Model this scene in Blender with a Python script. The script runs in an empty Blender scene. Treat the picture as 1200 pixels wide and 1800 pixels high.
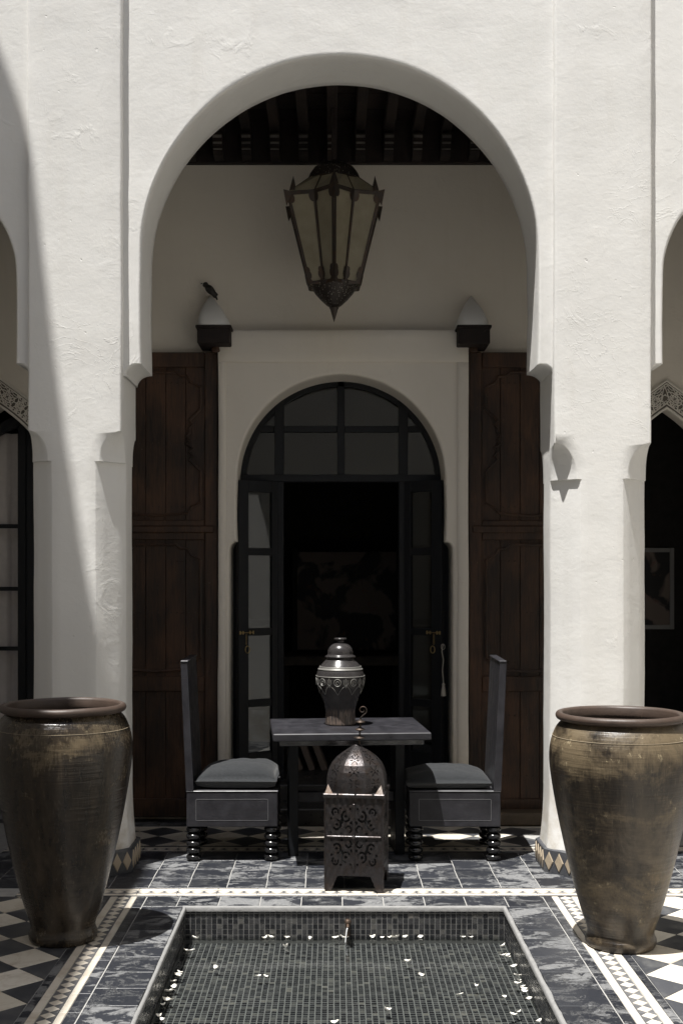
import bpy, math, random
from mathutils import Vector, noise, Matrix
random.seed(7)
PI = math.pi
scn = bpy.context.scene
COL = scn.collection

# ------------------------------------------------------------------ camera, sky, sun, exposure
cam_d = bpy.data.cameras.new('camera'); cam = bpy.data.objects.new('camera', cam_d); COL.objects.link(cam)
cam.location = (0, 0, 1.65); cam.rotation_euler = (PI/2, 0, 0)
cam_d.sensor_fit = 'VERTICAL'; cam_d.sensor_height = 36; cam_d.sensor_width = 24
cam_d.lens = 2180/1800*36; cam_d.shift_x = 14/1800; cam_d.shift_y = 105/1800
cam_d.clip_start = .05; cam_d.clip_end = 500
scn.camera = cam
SUN = Vector((.175, .23, -1)).normalized()
w = bpy.data.worlds.new('World'); scn.world = w; w.use_nodes = True
nt = w.node_tree; nt.nodes.clear()
sky = nt.nodes.new('ShaderNodeTexSky'); sky.sky_type = 'NISHITA'; sky.sun_disc = False
sky.sun_elevation = math.asin(-SUN.z); sky.sun_rotation = math.atan2(-SUN.x, -SUN.y)
sky.air_density = 1.0; sky.dust_density = 1.5
bg = nt.nodes.new('ShaderNodeBackground'); bg.inputs[1].default_value = .065
wo = nt.nodes.new('ShaderNodeOutputWorld')
nt.links.new(sky.outputs[0], bg.inputs[0]); nt.links.new(bg.outputs[0], wo.inputs[0])
sl = bpy.data.lights.new('sun', 'SUN'); sl.energy = 5.0; sl.angle = math.radians(.53); sl.color = (1, .975, .935)
so = bpy.data.objects.new('sun', sl); COL.objects.link(so); so.location = (-2, -3, 12)
so.rotation_euler = SUN.to_track_quat('-Z', 'Y').to_euler()
scn.view_settings.view_transform = 'Standard'; scn.view_settings.look = 'None'
scn.view_settings.gamma = 1; scn.view_settings.use_curve_mapping = False
scn.view_settings.exposure = .77
scn.render.engine = 'CYCLES'
scn.cycles.max_bounces = 10; scn.cycles.diffuse_bounces = 6; scn.cycles.transparent_max_bounces = 12

# ------------------------------------------------------------------ helpers
def P(px, py, Y):
    return ((px-586)*Y/2180, Y, 1.65-(py-1005)*Y/2180)

class MB:
    def __init__(s): s.v = []; s.f = []
    def add(s, vs, fs):
        b = len(s.v); s.v += [tuple(v) for v in vs]; s.f += [tuple(b+i for i in f) for f in fs]; return s
    def box(s, x0, x1, y0, y1, z0, z1, bev=0.0):
        if bev <= 0:
            vs = [(x, y, z) for z in (z0, z1) for y in (y0, y1) for x in (x0, x1)]
            return s.add(vs, [(0, 2, 3, 1), (4, 5, 7, 6), (0, 1, 5, 4), (2, 6, 7, 3), (0, 4, 6, 2), (1, 3, 7, 5)])
        b = min(bev, (x1-x0)/2.1, (y1-y0)/2.1, (z1-z0)/2.1)
        vs = []; idx = {}
        X = (x0, x1); Y = (y0, y1); Z = (z0, z1)
        for i in (0, 1):
            for j in (0, 1):
                for k in (0, 1):
                    si, sj, sk = (1-2*i), (1-2*j), (1-2*k)
                    for a, (dx, dy, dz) in enumerate(((0, b, b), (b, 0, b), (b, b, 0))):
                        idx[i, j, k, a] = len(vs); vs.append((X[i]+si*dx, Y[j]+sj*dy, Z[k]+sk*dz))
        fs = []
        g = lambda i, j, k, a: idx[i, j, k, a]
        for i in (0, 1): fs.append((g(i, 0, 0, 0), g(i, 1, 0, 0), g(i, 1, 1, 0), g(i, 0, 1, 0)))
        for j in (0, 1): fs.append((g(0, j, 0, 1), g(1, j, 0, 1), g(1, j, 1, 1), g(0, j, 1, 1)))
        for k in (0, 1): fs.append((g(0, 0, k, 2), g(1, 0, k, 2), g(1, 1, k, 2), g(0, 1, k, 2)))
        for i in (0, 1):
            for j in (0, 1): fs.append((g(i, j, 0, 0), g(i, j, 1, 0), g(i, j, 1, 1), g(i, j, 0, 1)))
            for k in (0, 1): fs.append((g(i, 0, k, 0), g(i, 1, k, 0), g(i, 1, k, 2), g(i, 0, k, 2)))
        for j in (0, 1):
            for k in (0, 1): fs.append((g(0, j, k, 1), g(1, j, k, 1), g(1, j, k, 2), g(0, j, k, 2)))
        for i in (0, 1):
            for j in (0, 1):
                for k in (0, 1): fs.append((g(i, j, k, 0), g(i, j, k, 1), g(i, j, k, 2)))
        return s.add(vs, fs)
    def grid(s, rows, close_u=False, close_v=False):
        n = len(rows); m = len(rows[0]); vs = [p for r in rows for p in r]; fs = []
        for i in range(n if close_v else n-1):
            for j in range(m if close_u else m-1):
                a = i*m+j; b = i*m+(j+1) % m; c = ((i+1) % n)*m+(j+1) % m; d = ((i+1) % n)*m+j
                fs.append((a, b, c, d))
        return s.add(vs, fs)
    def lathe(s, prof, n=32, c=(0, 0, 0), cap=True, sx=1, sy=1):
        rows = [[(c[0]+r*math.cos(2*PI*k/n)*sx, c[1]+r*math.sin(2*PI*k/n)*sy, c[2]+z) for k in range(n)] for r, z in prof]
        b = len(s.v); s.grid(rows, close_u=True)
        if cap:
            if prof[0][0] > 1e-4: s.f.append(tuple(b+k for k in range(n))[::-1])
            if prof[-1][0] > 1e-4: s.f.append(tuple(b+(len(prof)-1)*n+k for k in range(n)))
        return s
    def tube(s, pts, r, n=8, r2=None):
        pts = [Vector(p) for p in pts]; rows = []; up = Vector((0, 0, 1))
        for i, p in enumerate(pts):
            t = (pts[min(i+1, len(pts)-1)]-pts[max(i-1, 0)]).normalized()
            if i == 0:
                a = t.cross(up)
                if a.length < .1: a = t.cross(Vector((1, 0, 0)))
                a.normalize()
            else:
                a = (a - t*a.dot(t)).normalized()
            b = t.cross(a)
            rr = r if r2 is None else r+(r2-r)*i/(len(pts)-1)
            rows.append([tuple(p+a*math.cos(2*PI*k/n)*rr+b*math.sin(2*PI*k/n)*rr) for k in range(n)])
        b0 = len(s.v); s.grid(rows, close_u=True)
        s.f.append(tuple(b0+k for k in range(n))); s.f.append(tuple(b0+(len(rows)-1)*n+k for k in range(n)))
        return s
    def prism(s, poly, d, axis='y'):
        # poly: list of 2D points, extruded between d[0] and d[1]; axis y: poly=(x,z); z: poly=(x,y); x: poly=(y,z)
        n = len(poly); vs = []
        for t in d:
            for a, b in poly:
                vs.append({'y': (a, t, b), 'z': (a, b, t), 'x': (t, a, b)}[axis])
        fs = [tuple(range(n)), tuple(range(2*n-1, n-1, -1))]+[(i, (i+1) % n, n+(i+1) % n, n+i) for i in range(n)]
        return s.add(vs, fs)
    def xform(s, M, start=0):
        for i in range(start, len(s.v)): s.v[i] = tuple(M @ Vector(s.v[i]))
        return s
    def mesh(s, name, smooth=None):
        me = bpy.data.meshes.new(name); me.from_pydata(s.v, [], s.f); me.update()
        bm_fix(me)
        if smooth is not None:
            me.shade_smooth(); me.set_sharp_from_angle(angle=math.radians(smooth))
        return me
    def build(s, name, mat, parent=None, smooth=None, local=False, loc=None):
        me = s.mesh(name, smooth)
        return link(name, me, mat, parent, local, loc)
import bmesh
def bm_fix(me):
    bm = bmesh.new(); bm.from_mesh(me)
    bmesh.ops.recalc_face_normals(bm, faces=bm.faces); bm.to_mesh(me); bm.free()
def link(name, me, mat=None, parent=None, local=False, loc=None):
    o = bpy.data.objects.new(name, me); COL.objects.link(o)
    if mat is not None and not me.materials: me.materials.append(mat)
    if parent:
        o.parent = parent
        if not local:
            q = parent; off = Vector((0, 0, 0))
            while q: off += Vector(q.location); q = q.parent
            o.location = -off
    if loc is not None: o.location = Vector(o.location)+Vector(loc)
    return o
def tag(o, label=None, cat=None, group=None, kind=None):
    if label: o['label'] = label
    if cat: o['category'] = cat
    if group: o['group'] = group
    if kind: o['kind'] = kind
    return o
def thing(name, label, cat, loc=(0, 0, 0), rz=0, group=None):
    o = bpy.data.objects.new(name, None); COL.objects.link(o); o.location = loc; o.rotation_euler = (0, 0, rz)
    o.empty_display_size = .1
    return tag(o, label, cat, group)
def struct(o): o['kind'] = 'structure'; return o
def stuff(o): o['kind'] = 'stuff'; return o
def wob(p, a=1.0):
    p = Vector(p)
    n1 = noise.noise_vector(p*1.3+Vector((3, 7, 1)))*.0045
    n2 = noise.noise_vector(p*5.0+Vector((13, 2, 5)))*.0014
    n3 = noise.noise_vector(p*13.0+Vector((1, 8, 2)))*.0010
    return tuple(p+(n1+n2*1.4+n3)*a)

# ------------------------------------------------------------------ materials
def mat(name):
    m = bpy.data.materials.new(name); m.use_nodes = True; t = m.node_tree
    b = t.nodes['Principled BSDF']; return m, t, b
def N(t, typ, **k):
    n = t.nodes.new(typ)
    for a, v in k.items():
        if a in n.inputs: n.inputs[a].default_value = v
        else: setattr(n, a, v)
    return n
def noise_n(t, vec, scale, detail=4, rough=.55, dist=0, sc3=None):
    mp = t.nodes.new('ShaderNodeMapping'); t.links.new(vec, mp.inputs[0])
    if sc3: mp.inputs['Scale'].default_value = sc3
    n = t.nodes.new('ShaderNodeTexNoise'); t.links.new(mp.outputs[0], n.inputs[0])
    n.inputs['Scale'].default_value = scale; n.inputs['Detail'].default_value = detail
    n.inputs['Roughness'].default_value = rough; n.inputs['Distortion'].default_value = dist
    return n.outputs['Fac']
def ramp(t, fac, stops):
    r = t.nodes.new('ShaderNodeValToRGB'); t.links.new(fac, r.inputs[0]); e = r.color_ramp.elements
    while len(e) < len(stops): e.new(.5)
    for i, (p, c) in enumerate(stops):
        e[i].position = p; e[i].color = (c, c, c, 1) if isinstance(c, (int, float)) else (*c, 1)
    return r.outputs[0]
def mth(t, op, a, b=None, clamp=False):
    n = t.nodes.new('ShaderNodeMath'); n.operation = op; n.use_clamp = clamp
    for i, x in enumerate((a, b)):
        if x is None: continue
        if isinstance(x, (int, float)): n.inputs[i].default_value = x
        else: t.links.new(x, n.inputs[i])
    return n.outputs[0]
def mix(t, f, a, b, mode='MIX'):
    n = t.nodes.new('ShaderNodeMix'); n.data_type = 'RGBA'; n.blend_type = mode
    for i, x in ((0, f), (6, a), (7, b)):
        if isinstance(x, (int, float)): n.inputs[i].default_value = x
        elif isinstance(x, tuple): n.inputs[i].default_value = (*x, 1)
        else: t.links.new(x, n.inputs[i])
    return n.outputs[2]
def bump(t, h, dist, strength=1, prev=None):
    n = t.nodes.new('ShaderNodeBump'); t.links.new(h, n.inputs['Height']); n.inputs['Distance'].default_value = dist
    n.inputs['Strength'].default_value = strength
    if prev is not None: t.links.new(prev, n.inputs['Normal'])
    return n.outputs[0]
def pos(t): return t.nodes.new('ShaderNodeNewGeometry').outputs['Position']
def objc(t): return t.nodes.new('ShaderNodeTexCoord').outputs['Object']
def sep(t, v):
    n = t.nodes.new('ShaderNodeSeparateXYZ'); t.links.new(v, n.inputs[0]); return n.outputs

def plaster(name, base, dirt=True, bumpk=1.0):
    m, t, b = mat(name); p = pos(t)
    n1 = noise_n(t, p, 1.4, 4); n2 = noise_n(t, p, 9, 5); n3 = noise_n(t, p, 55, 4, .6)
    n4 = noise_n(t, p, 4.5, 6, .6, 1.6)
    c = mix(t, ramp(t, n1, [(.3, 0), (.7, 1)]), tuple(x*.93 for x in base), base)
    drip = ramp(t, noise_n(t, p, 5, 5, .6, .3, (2.2, 2.2, .25)), [(.55, 0), (.75, .22)])
    c = mix(t, drip, c, tuple(x*y for x, y in zip(base, (.80, .77, .72))))
    c = mix(t, ramp(t, n2, [(.35, .0), (.75, .35)]), c, tuple(x*y for x, y in zip(base, (.93, .92, .9))))
    hair = ramp(t, noise_n(t, p, 2.2, 5, .6, 2.6), [(.488, 0), (.4995, 1), (.5, 1), (.5115, 0)])
    hm = ramp(t, noise_n(t, p, 1.1, 2), [(.60, 0), (.70, 1)])
    hair = mth(t, 'MULTIPLY', hair, hm)
    c = mix(t, mth(t, 'MULTIPLY', hair, .08), c, tuple(x*.6 for x in base))
    if dirt:
        z = sep(t, p)[2]
        g = mth(t, 'MULTIPLY', ramp(t, z, [(0.05, 1), (.62, 0)]), ramp(t, noise_n(t, p, 7, 6, .65), [(.36, 0), (.62, 1)]))
        c = mix(t, mth(t, 'MULTIPLY', g, .85), c, (.42, .36, .27))
    t.links.new(c, b.inputs['Base Color']); b.inputs['Roughness'].default_value = .82
    b.inputs['Specular IOR Level'].default_value = .25
    bn = bump(t, n2, .0024*bumpk)
    bn = bump(t, noise_n(t, p, 13, 5, .6, .8, (1, 1, 1.5)), .0014*bumpk, 1, bn)
    bn = bump(t, n3, .0007*bumpk, 1, bn)
    pits = ramp(t, noise_n(t, p, 26, 2, .5), [(.21, 0), (.25, 1)])
    bn = bump(t, pits, .0022*bumpk, 1, bn)
    bn = bump(t, hair, .0010*bumpk, 1, bn)
    flakes = mth(t, 'MULTIPLY', ramp(t, n4, [(.55, 0), (.72, 1)]), ramp(t, noise_n(t, p, 1.7, 2), [(.5, 0), (.6, 1)]))
    bn = bump(t, flakes, .0018*bumpk, 1, bn)
    t.links.new(bn, b.inputs['Normal']); return m
M_plaster = plaster('white_plaster', (.79, .783, .758), bumpk=.7)
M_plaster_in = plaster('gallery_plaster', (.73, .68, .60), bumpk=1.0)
M_court = plaster('court_plaster', (.60, .575, .53), dirt=False)

def wood(name, dark, warm, rough=.5, k=.5, vert=(9, 9, .8)):
    m, t, b = mat(name); p = pos(t)
    g = noise_n(t, p, 6, 8, .65, .4, vert); f = noise_n(t, p, 1.9, 4, .6, .3, (1.6, 1.6, .8))
    fine = noise_n(t, p, 40, 4, .6, 0, (4, 4, .25))
    c = mix(t, ramp(t, g, [(.35, 0), (.75, 1)]), dark, tuple(.5*(x+y) for x, y in zip(dark, warm)))
    c = mix(t, ramp(t, mth(t, 'MULTIPLY', f, mth(t, 'ADD', .55, fine)), [(.44, 0), (.74, 1)]), c, warm)
    sc = ramp(t, noise_n(t, p, 60, 2), [(.72, 0), (.78, 1)])
    c = mix(t, mth(t, 'MULTIPLY', sc, .25), c, (.3, .26, .2))
    t.links.new(c, b.inputs['Base Color']); t.links.new(ramp(t, fine, [(.3, rough-.1), (.7, rough+.15)]), b.inputs['Roughness'])
    b.inputs['Specular IOR Level'].default_value = k
    bn = bump(t, g, .003); bn = bump(t, fine, .0012, 1, bn); t.links.new(bn, b.inputs['Normal']); return m
M_gate = wood('old_cedar', (.015, .012, .010), (.092, .047, .027), .45, .35)
M_beam = wood('ceiling_wood', (.011, .0085, .0085), (.03, .02, .016), .7, .3, (6, .8, 6))
M_beam_end = wood('painted_lit_bracket_wood', (.07, .065, .06), (.20, .18, .16), .6, .3, (6, 6, 6))  # paler than the beams, standing in for light on the bracket ends

def paint(name, col, rough, wear=.3, spec=.5):
    m, t, b = mat(name); p = pos(t)
    n = noise_n(t, p, 14, 6, .65); s = noise_n(t, p, 30, 5, .6, .3, (.3, 1, 3))
    c = mix(t, ramp(t, n, [(.3, 0), (.7, 1)]), tuple(x*.65 for x in col), tuple(x*1.35 for x in col))
    sc = ramp(t, s, [(.66, 0), (.74, 1)])
    c = mix(t, mth(t, 'MULTIPLY', sc, wear), c, (.24, .24, .25))
    t.links.new(c, b.inputs['Base Color'])
    t.links.new(ramp(t, n, [(.25, rough-.1), (.75, rough+.18)]), b.inputs['Roughness'])
    b.inputs['Specular IOR Level'].default_value = spec
    t.links.new(bump(t, s, .0006), b.inputs['Normal']); return m
M_black = paint('black_lacquered_wood', (.025, .0245, .029), .36, .10, .4)
M_worn_lit = paint('worn_highlit_edge', (.085, .085, .09), .35, .4)  # worn edge, its grey lifted as a painted highlight
M_blackgloss = paint('glossy_black_lacquer', (.012, .012, .013), .14, .05, .7)
M_iron = paint('dark_iron_paint', (.007, .008, .010), .45, .05, .3)
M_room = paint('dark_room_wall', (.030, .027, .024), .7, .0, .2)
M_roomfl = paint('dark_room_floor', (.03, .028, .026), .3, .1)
M_stone = paint('worn_brown_stone', (.10, .075, .05), .55, .5)

def simple(name, col, rough=.5, metal=0, bumpscale=0, bumpd=.001, var=.15):
    m, t, b = mat(name); p = objc(t)
    n = noise_n(t, p, 20, 5)
    c = mix(t, n, tuple(x*(1-var) for x in col), tuple(x*(1+var) for x in col))
    t.links.new(c, b.inputs['Base Color']); b.inputs['Roughness'].default_value = rough; b.inputs['Metallic'].default_value = metal
    if bumpscale: t.links.new(bump(t, noise_n(t, p, bumpscale, 4), bumpd), b.inputs['Normal'])
    return m
M_brass = simple('aged_brass', (.36, .26, .12), .38, .9)
M_petal = simple('white_petal', (.82, .80, .74), .55)
M_bird = simple('dark_feathers', (.016, .014, .012), .7, 0, 60, .001)
M_tassel = simple('pale_tassel_thread', (.45, .42, .36), .8)
M_cloth = simple('grey_white_curtain', (.55, .51, .48), .85)
M_frame = simple('grey_picture_frame', (.30, .29, .28), .5)
M_lace = simple('carved_plaster', (.70, .665, .60), .85, 0, 30, .001)
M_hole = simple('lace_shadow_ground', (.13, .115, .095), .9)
M_book = simple('pale_brown_board', (.16, .12, .09), .7)
M_grout = simple('pale_grout', (.34, .335, .32), .85, 0, 60, .002, .35)

def darkmetal(name, col, rough, metal=.75, rust=(.09, .055, .035)):
    m, t, b = mat(name); p = objc(t)
    n = noise_n(t, p, 18, 6, .65); f = noise_n(t, p, 90, 3)
    c = mix(t, ramp(t, n, [(.45, 0), (.7, 1)]), col, rust)
    t.links.new(c, b.inputs['Base Color']); b.inputs['Metallic'].default_value = metal
    t.links.new(ramp(t, n, [(.3, rough-.1), (.75, rough+.2)]), b.inputs['Roughness'])
    bn = bump(t, n, .003); t.links.new(bump(t, f, .0007, 1, bn), b.inputs['Normal']); return m
M_lant = darkmetal('hammered_lantern_metal', (.060, .055, .056), .34, .7, (.040, .028, .022))
M_lantdark = simple('dark_lantern_inside', (.01, .01, .01), .8)
M_bronze = darkmetal('dark_bronze', (.055, .046, .040), .5)

def vase_mat():
    m, t, b = mat('grey_glazed_ceramic'); p = objc(t); z = sep(t, p)[2]
    n = noise_n(t, p, 25, 5)
    c = mix(t, n, (.018, .016, .016), (.048, .045, .045))
    base = mth(t, 'MULTIPLY', ramp(t, z, [(.075, 1), (.10, 0)]), ramp(t, noise_n(t, p, 30, 4, .6, 0, (4, 4, .5)), [(.4, .1), (.6, 1)]))
    c = mix(t, mth(t, 'MULTIPLY', base, .6), c, (.20, .15, .12))
    t.links.new(c, b.inputs['Base Color']); b.inputs['Roughness'].default_value = .27
    b.inputs['Specular IOR Level'].default_value = .5
    t.links.new(bump(t, n, .001), b.inputs['Normal']); return m
M_vase = vase_mat()
M_silver = simple('worn_silver_inlay', (.24, .235, .22), .45, .4)

def jar_mat(name, seed, tan, gloss):
    m, t, b = mat(name); tc = objc(t)
    mp = t.nodes.new('ShaderNodeMapping'); mp.inputs['Location'].default_value = (seed, seed*1.7, 0); t.links.new(tc, mp.inputs[0])
    p = mp.outputs[0]; z = sep(t, tc)[2]
    streak = noise_n(t, p, 10, 6, .65, .2, (2.2, 2.2, .35)); fine = noise_n(t, p, 45, 4, .6, 0, (3, 3, .5))
    patch = noise_n(t, p, 4.2, 7, .68, .5, (1, 1, 1.5)); turn = noise_n(t, p, 16, 4, .6, 0, (.12, .12, 5))
    c = mix(t, ramp(t, streak, [(.3, 0), (.75, 1)]), (.008, .006, .0045), (.050, .037, .024))
    band = ramp(t, z, [(0, .45), (.22, .40), (.5, .30), (.66, .10), (.76, .25), (.82, .62), (.9, .78), (1, .62)])
    a = mth(t, 'ADD', mth(t, 'MULTIPLY', ramp(t, patch, [(.3, .15), (.7, .85)]), 1.1), mth(t, 'MULTIPLY', fine, .35))
    a = mth(t, 'ADD', a, mth(t, 'MULTIPLY', band, .55))
    f = ramp(t, a, [(1.0-tan, 0), (1.30-tan, 1)])
    # ramps clamp at 1: rescale
    a2 = mth(t, 'MULTIPLY', a, .6)
    f = ramp(t, a2, [(.59-tan, 0), (.81-tan, 1)])
    c = mix(t, mth(t, 'MULTIPLY', f, .85), c, (.155, .118, .070))
    scr = ramp(t, noise_n(t, p, 26, 4, .7, 0, (5, 5, .22)), [(.60, 0), (.72, 1)])
    c = mix(t, mth(t, 'MULTIPLY', scr, .30), c, (.20, .165, .115))
    low = mth(t, 'MULTIPLY', ramp(t, noise_n(t, p, 5.5, 6, .7, .6), [(.44, 0), (.62, 1)]), ramp(t, z, [(0, 1), (.55, .8), (.7, 0)]))
    c = mix(t, mth(t, 'MULTIPLY', low, max(0, .30+tan*4)), c, (.16, .128, .09))
    spk = ramp(t, noise_n(t, p, 30, 5, .75), [(.60, 0), (.68, 1)])
    c = mix(t, mth(t, 'MULTIPLY', mth(t, 'MULTIPLY', spk, f), .7), c, (.50, .42, .27))
    red = mth(t, 'MULTIPLY', ramp(t, noise_n(t, p, 3.1, 3), [(.62, 0), (.70, 1)]), ramp(t, z, [(.25, 0), (.35, 1), (.5, 0)]))
    c = mix(t, mth(t, 'MULTIPLY', red, .5), c, (.16, .06, .03))
    t.links.new(c, b.inputs['Base Color'])
    t.links.new(ramp(t, mth(t, 'ADD', mth(t, 'MULTIPLY', fine, .3), mth(t, 'MULTIPLY', f, .3)), [(0, gloss), (.6, gloss+.35)]), b.inputs['Roughness'])
    b.inputs['Specular IOR Level'].default_value = .55
    bn = bump(t, turn, .003); bn = bump(t, streak, .0015, 1, bn); bn = bump(t, fine, .0006, 1, bn)
    t.links.new(bn, b.inputs['Normal']); return m
M_jarL = jar_mat('dark_olive_glaze', 3.0, -.045, .13)
M_jarR = jar_mat('worn_tan_glaze', 8.3, .05, .24)
M_jarlip = simple('brown_clay_rim', (.055, .037, .028), .5, 0, 25, .002, .4)

def cushion_mat():
    m, t, b = mat('charcoal_woven_cloth'); p = objc(t)
    wv = t.nodes.new('ShaderNodeTexWave'); wv.inputs['Scale'].default_value = 180; t.links.new(p, wv.inputs[0])
    n = noise_n(t, p, 160, 3, .7, 0, (1, 1, 1)); n2 = noise_n(t, p, 8, 4)
    c = mix(t, ramp(t, n, [(.35, 0), (.65, 1)]), (.003, .004, .005), (.026, .029, .033))
    c = mix(t, mth(t, 'MULTIPLY', n2, .5), c, (.014, .016, .018))
    t.links.new(c, b.inputs['Base Color']); b.inputs['Roughness'].default_value = .95
    b.inputs['Sheen Weight'].default_value = .12
    t.links.new(bump(t, n, .002), b.inputs['Normal']); return m
M_cush = cushion_mat()

def slate_mat():
    m, t, b = mat('worn_slate_tile'); p = pos(t)
    oi = t.nodes.new('ShaderNodeObjectInfo').outputs['Random']
    n = noise_n(t, p, 7.5, 9, .74, .55, (1, 1.5, 1)); n2 = noise_n(t, p, 2.2, 3); f = noise_n(t, p, 60, 4, .7)
    base = mix(t, oi, (.011, .0125, .017), (.028, .030, .037))
    base = mix(t, mth(t, 'MULTIPLY', f, .3), base, (.05, .054, .062))
    a = mth(t, 'ADD', n, mth(t, 'MULTIPLY', mth(t, 'SUBTRACT', n2, .5), .5))
    a = mth(t, 'ADD', a, mth(t, 'MULTIPLY', mth(t, 'SUBTRACT', oi, .5), .10))
    pm = ramp(t, a, [(.53, 0), (.548, .55), (.62, 1)])
    edge = mth(t, 'MULTIPLY', ramp(t, mth(t, 'ABSOLUTE', mth(t, 'SUBTRACT', n, .53)), [(0, 1), (.012, 0)]), .35)
    pm = mth(t, 'MULTIPLY', pm, mth(t, 'ADD', .30, mth(t, 'MULTIPLY', f, .9)), True)
    c = mix(t, mth(t, 'MULTIPLY', pm, .85), base, (.245, .248, .25))
    c = mix(t, edge, c, (.42, .42, .40))
    t.links.new(c, b.inputs['Base Color'])
    b.inputs['Specular IOR Level'].default_value = .3
    t.links.new(ramp(t, pm, [(0, .40), (1, .75)]), b.inputs['Roughness'])
    bn = bump(t, pm, .0015); t.links.new(bump(t, f, .0008, 1, bn), b.inputs['Normal']); return m
M_slate = slate_mat()
def floor_tile(name, c0, c1, stain, rough):
    m, t, b = mat(name); p = pos(t)
    oi = t.nodes.new('ShaderNodeObjectInfo').outputs['Random']
    n = noise_n(t, p, 7, 7, .65, .6); f = noise_n(t, p, 50, 4, .65)
    c = mix(t, oi, c0, c1); c = mix(t, ramp(t, n, [(.48, 0), (.68, .65)]), c, stain)
    c = mix(t, mth(t, 'MULTIPLY', f, .15), c, stain)
    t.links.new(c, b.inputs['Base Color']); t.links.new(ramp(t, n, [(.3, rough), (.7, rough+.2)]), b.inputs['Roughness'])
    t.links.new(bump(t, f, .0005), b.inputs['Normal']); return m
M_cream = floor_tile('cream_tile', (.58, .535, .45), (.74, .70, .62), (.36, .30, .22), .42)
M_blackt = floor_tile('black_tile', (.030, .033, .040), (.060, .063, .072), (.15, .15, .145), .38)
M_white = floor_tile('ivory_inlay', (.60, .55, .47), (.72, .67, .58), (.42, .35, .27), .45)
M_grey = floor_tile('grey_inlay_ground', (.075, .078, .085), (.12, .12, .125), (.22, .215, .2), .5)

def mosaic_mat():
    m, t, b = mat('black_glass_mosaic')
    g = t.nodes.new('ShaderNodeNewGeometry'); oi = t.nodes.new('ShaderNodeObjectInfo').outputs['Random']
    r = mth(t, 'FRACT', mth(t, 'ADD', g.outputs['Random Per Island'], mth(t, 'MULTIPLY', oi, 7.31)))
    f = noise_n(t, g.outputs['Position'], 90, 3, .6, 0, (.5, 3, 1))
    c = ramp(t, r, [(0, (.009, .0095, .012)), (.5, (.021, .022, .025)), (.8, (.046, .046, .048)), (.95, (.09, .088, .082)), (1, (.15, .14, .125))])
    c = mix(t, mth(t, 'MULTIPLY', f, .15), c, (.06, .06, .06))
    t.links.new(c, b.inputs['Base Color']); b.inputs['Roughness'].default_value = .25; return m
M_mosaic = mosaic_mat()

def glass_mat(name, tint=(.85, .87, .86), ior=1.5, rough=.0, spec=1.0):
    m, t, b = mat(name); t.nodes.remove(b); out = t.nodes['Material Output']
    tr = N(t, 'ShaderNodeBsdfTransparent'); tr.inputs[0].default_value = (*tint, 1)
    gl = N(t, 'ShaderNodeBsdfGlossy'); gl.inputs['Roughness'].default_value = rough
    r0 = ((ior-1)/(ior+1))**2
    fr = N(t, 'ShaderNodeNewGeometry'); dt = N(t, 'ShaderNodeVectorMath', operation='DOT_PRODUCT')
    t.links.new(fr.outputs['Incoming'], dt.inputs[0]); t.links.new(fr.outputs['Normal'], dt.inputs[1])
    q = mth(t, 'POWER', mth(t, 'SUBTRACT', 1.0, mth(t, 'ABSOLUTE', dt.outputs['Value'])), 5.0)
    fac = mth(t, 'ADD', r0, mth(t, 'MULTIPLY', q, 1-r0)); fr = dt
    mx = N(t, 'ShaderNodeMixShader'); t.links.new(fac, mx.inputs[0]); t.links.new(tr.outputs[0], mx.inputs[1]); t.links.new(gl.outputs[0], mx.inputs[2])
    t.links.new(mx.outputs[0], out.inputs[0]); return m, t, gl, fr
M_glass, _t, _g, _f = glass_mat('door_glass', (.55, .57, .57), 1.78, 0)
M_water, _t, _g, _f = glass_mat('pool_water', (.80, .83, .82), 1.33, .02)
_p = pos(_t)
wn = noise_n(_t, _p, 9, 3, .5, .4, (1, 2.2, 1)); wn2 = noise_n(_t, _p, 60, 3, .6)
sx = N(_t, 'ShaderNodeVectorMath', operation='DISTANCE'); _t.links.new(_p, sx.inputs[0]); sx.inputs[1].default_value = (.075, 6.02, -.145)
near = ramp(_t, sx.outputs['Value'], [(.04, 1), (.16, 0)])
bn = bump(_t, wn, .0012); bn = bump(_t, mth(_t, 'MULTIPLY', wn2, near), .004, 1, bn)
_t.links.new(bn, _g.inputs['Normal']); _t.links.new(bn, _f.inputs[1])

def lglass():
    m, t, b = mat('amber_frosted_glass'); p = pos(t); n = noise_n(t, p, 10, 4)
    c = mix(t, n, (.27, .235, .155), (.50, .45, .33))
    t.links.new(c, b.inputs['Base Color']); b.inputs['Roughness'].default_value = .4
    tl = N(t, 'ShaderNodeBsdfTranslucent'); t.links.new(c, tl.inputs[0])
    mx = N(t, 'ShaderNodeMixShader'); mx.inputs[0].default_value = .5
    out = t.nodes['Material Output']; t.links.new(b.outputs[0], mx.inputs[1]); t.links.new(tl.outputs[0], mx.inputs[2]); t.links.new(mx.outputs[0], out.inputs[0]); return m
M_lglass = lglass()

def pierced(name, col):
    m, t, b = mat(name); p = objc(t)
    v = t.nodes.new('ShaderNodeTexVoronoi'); v.inputs['Scale'].default_value = 70; t.links.new(p, v.inputs[0])
    f = ramp(t, v.outputs['Distance'], [(.18, 0), (.26, 1)])
    c = mix(t, f, (.30, .28, .24), col); t.links.new(c, b.inputs['Base Color'])
    b.inputs['Metallic'].default_value = .5; b.inputs['Roughness'].default_value = .45
    t.links.new(bump(t, f, .002), b.inputs['Normal']); return m
M_pierced = pierced('pierced_bronze', (.03, .024, .02))

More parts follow.
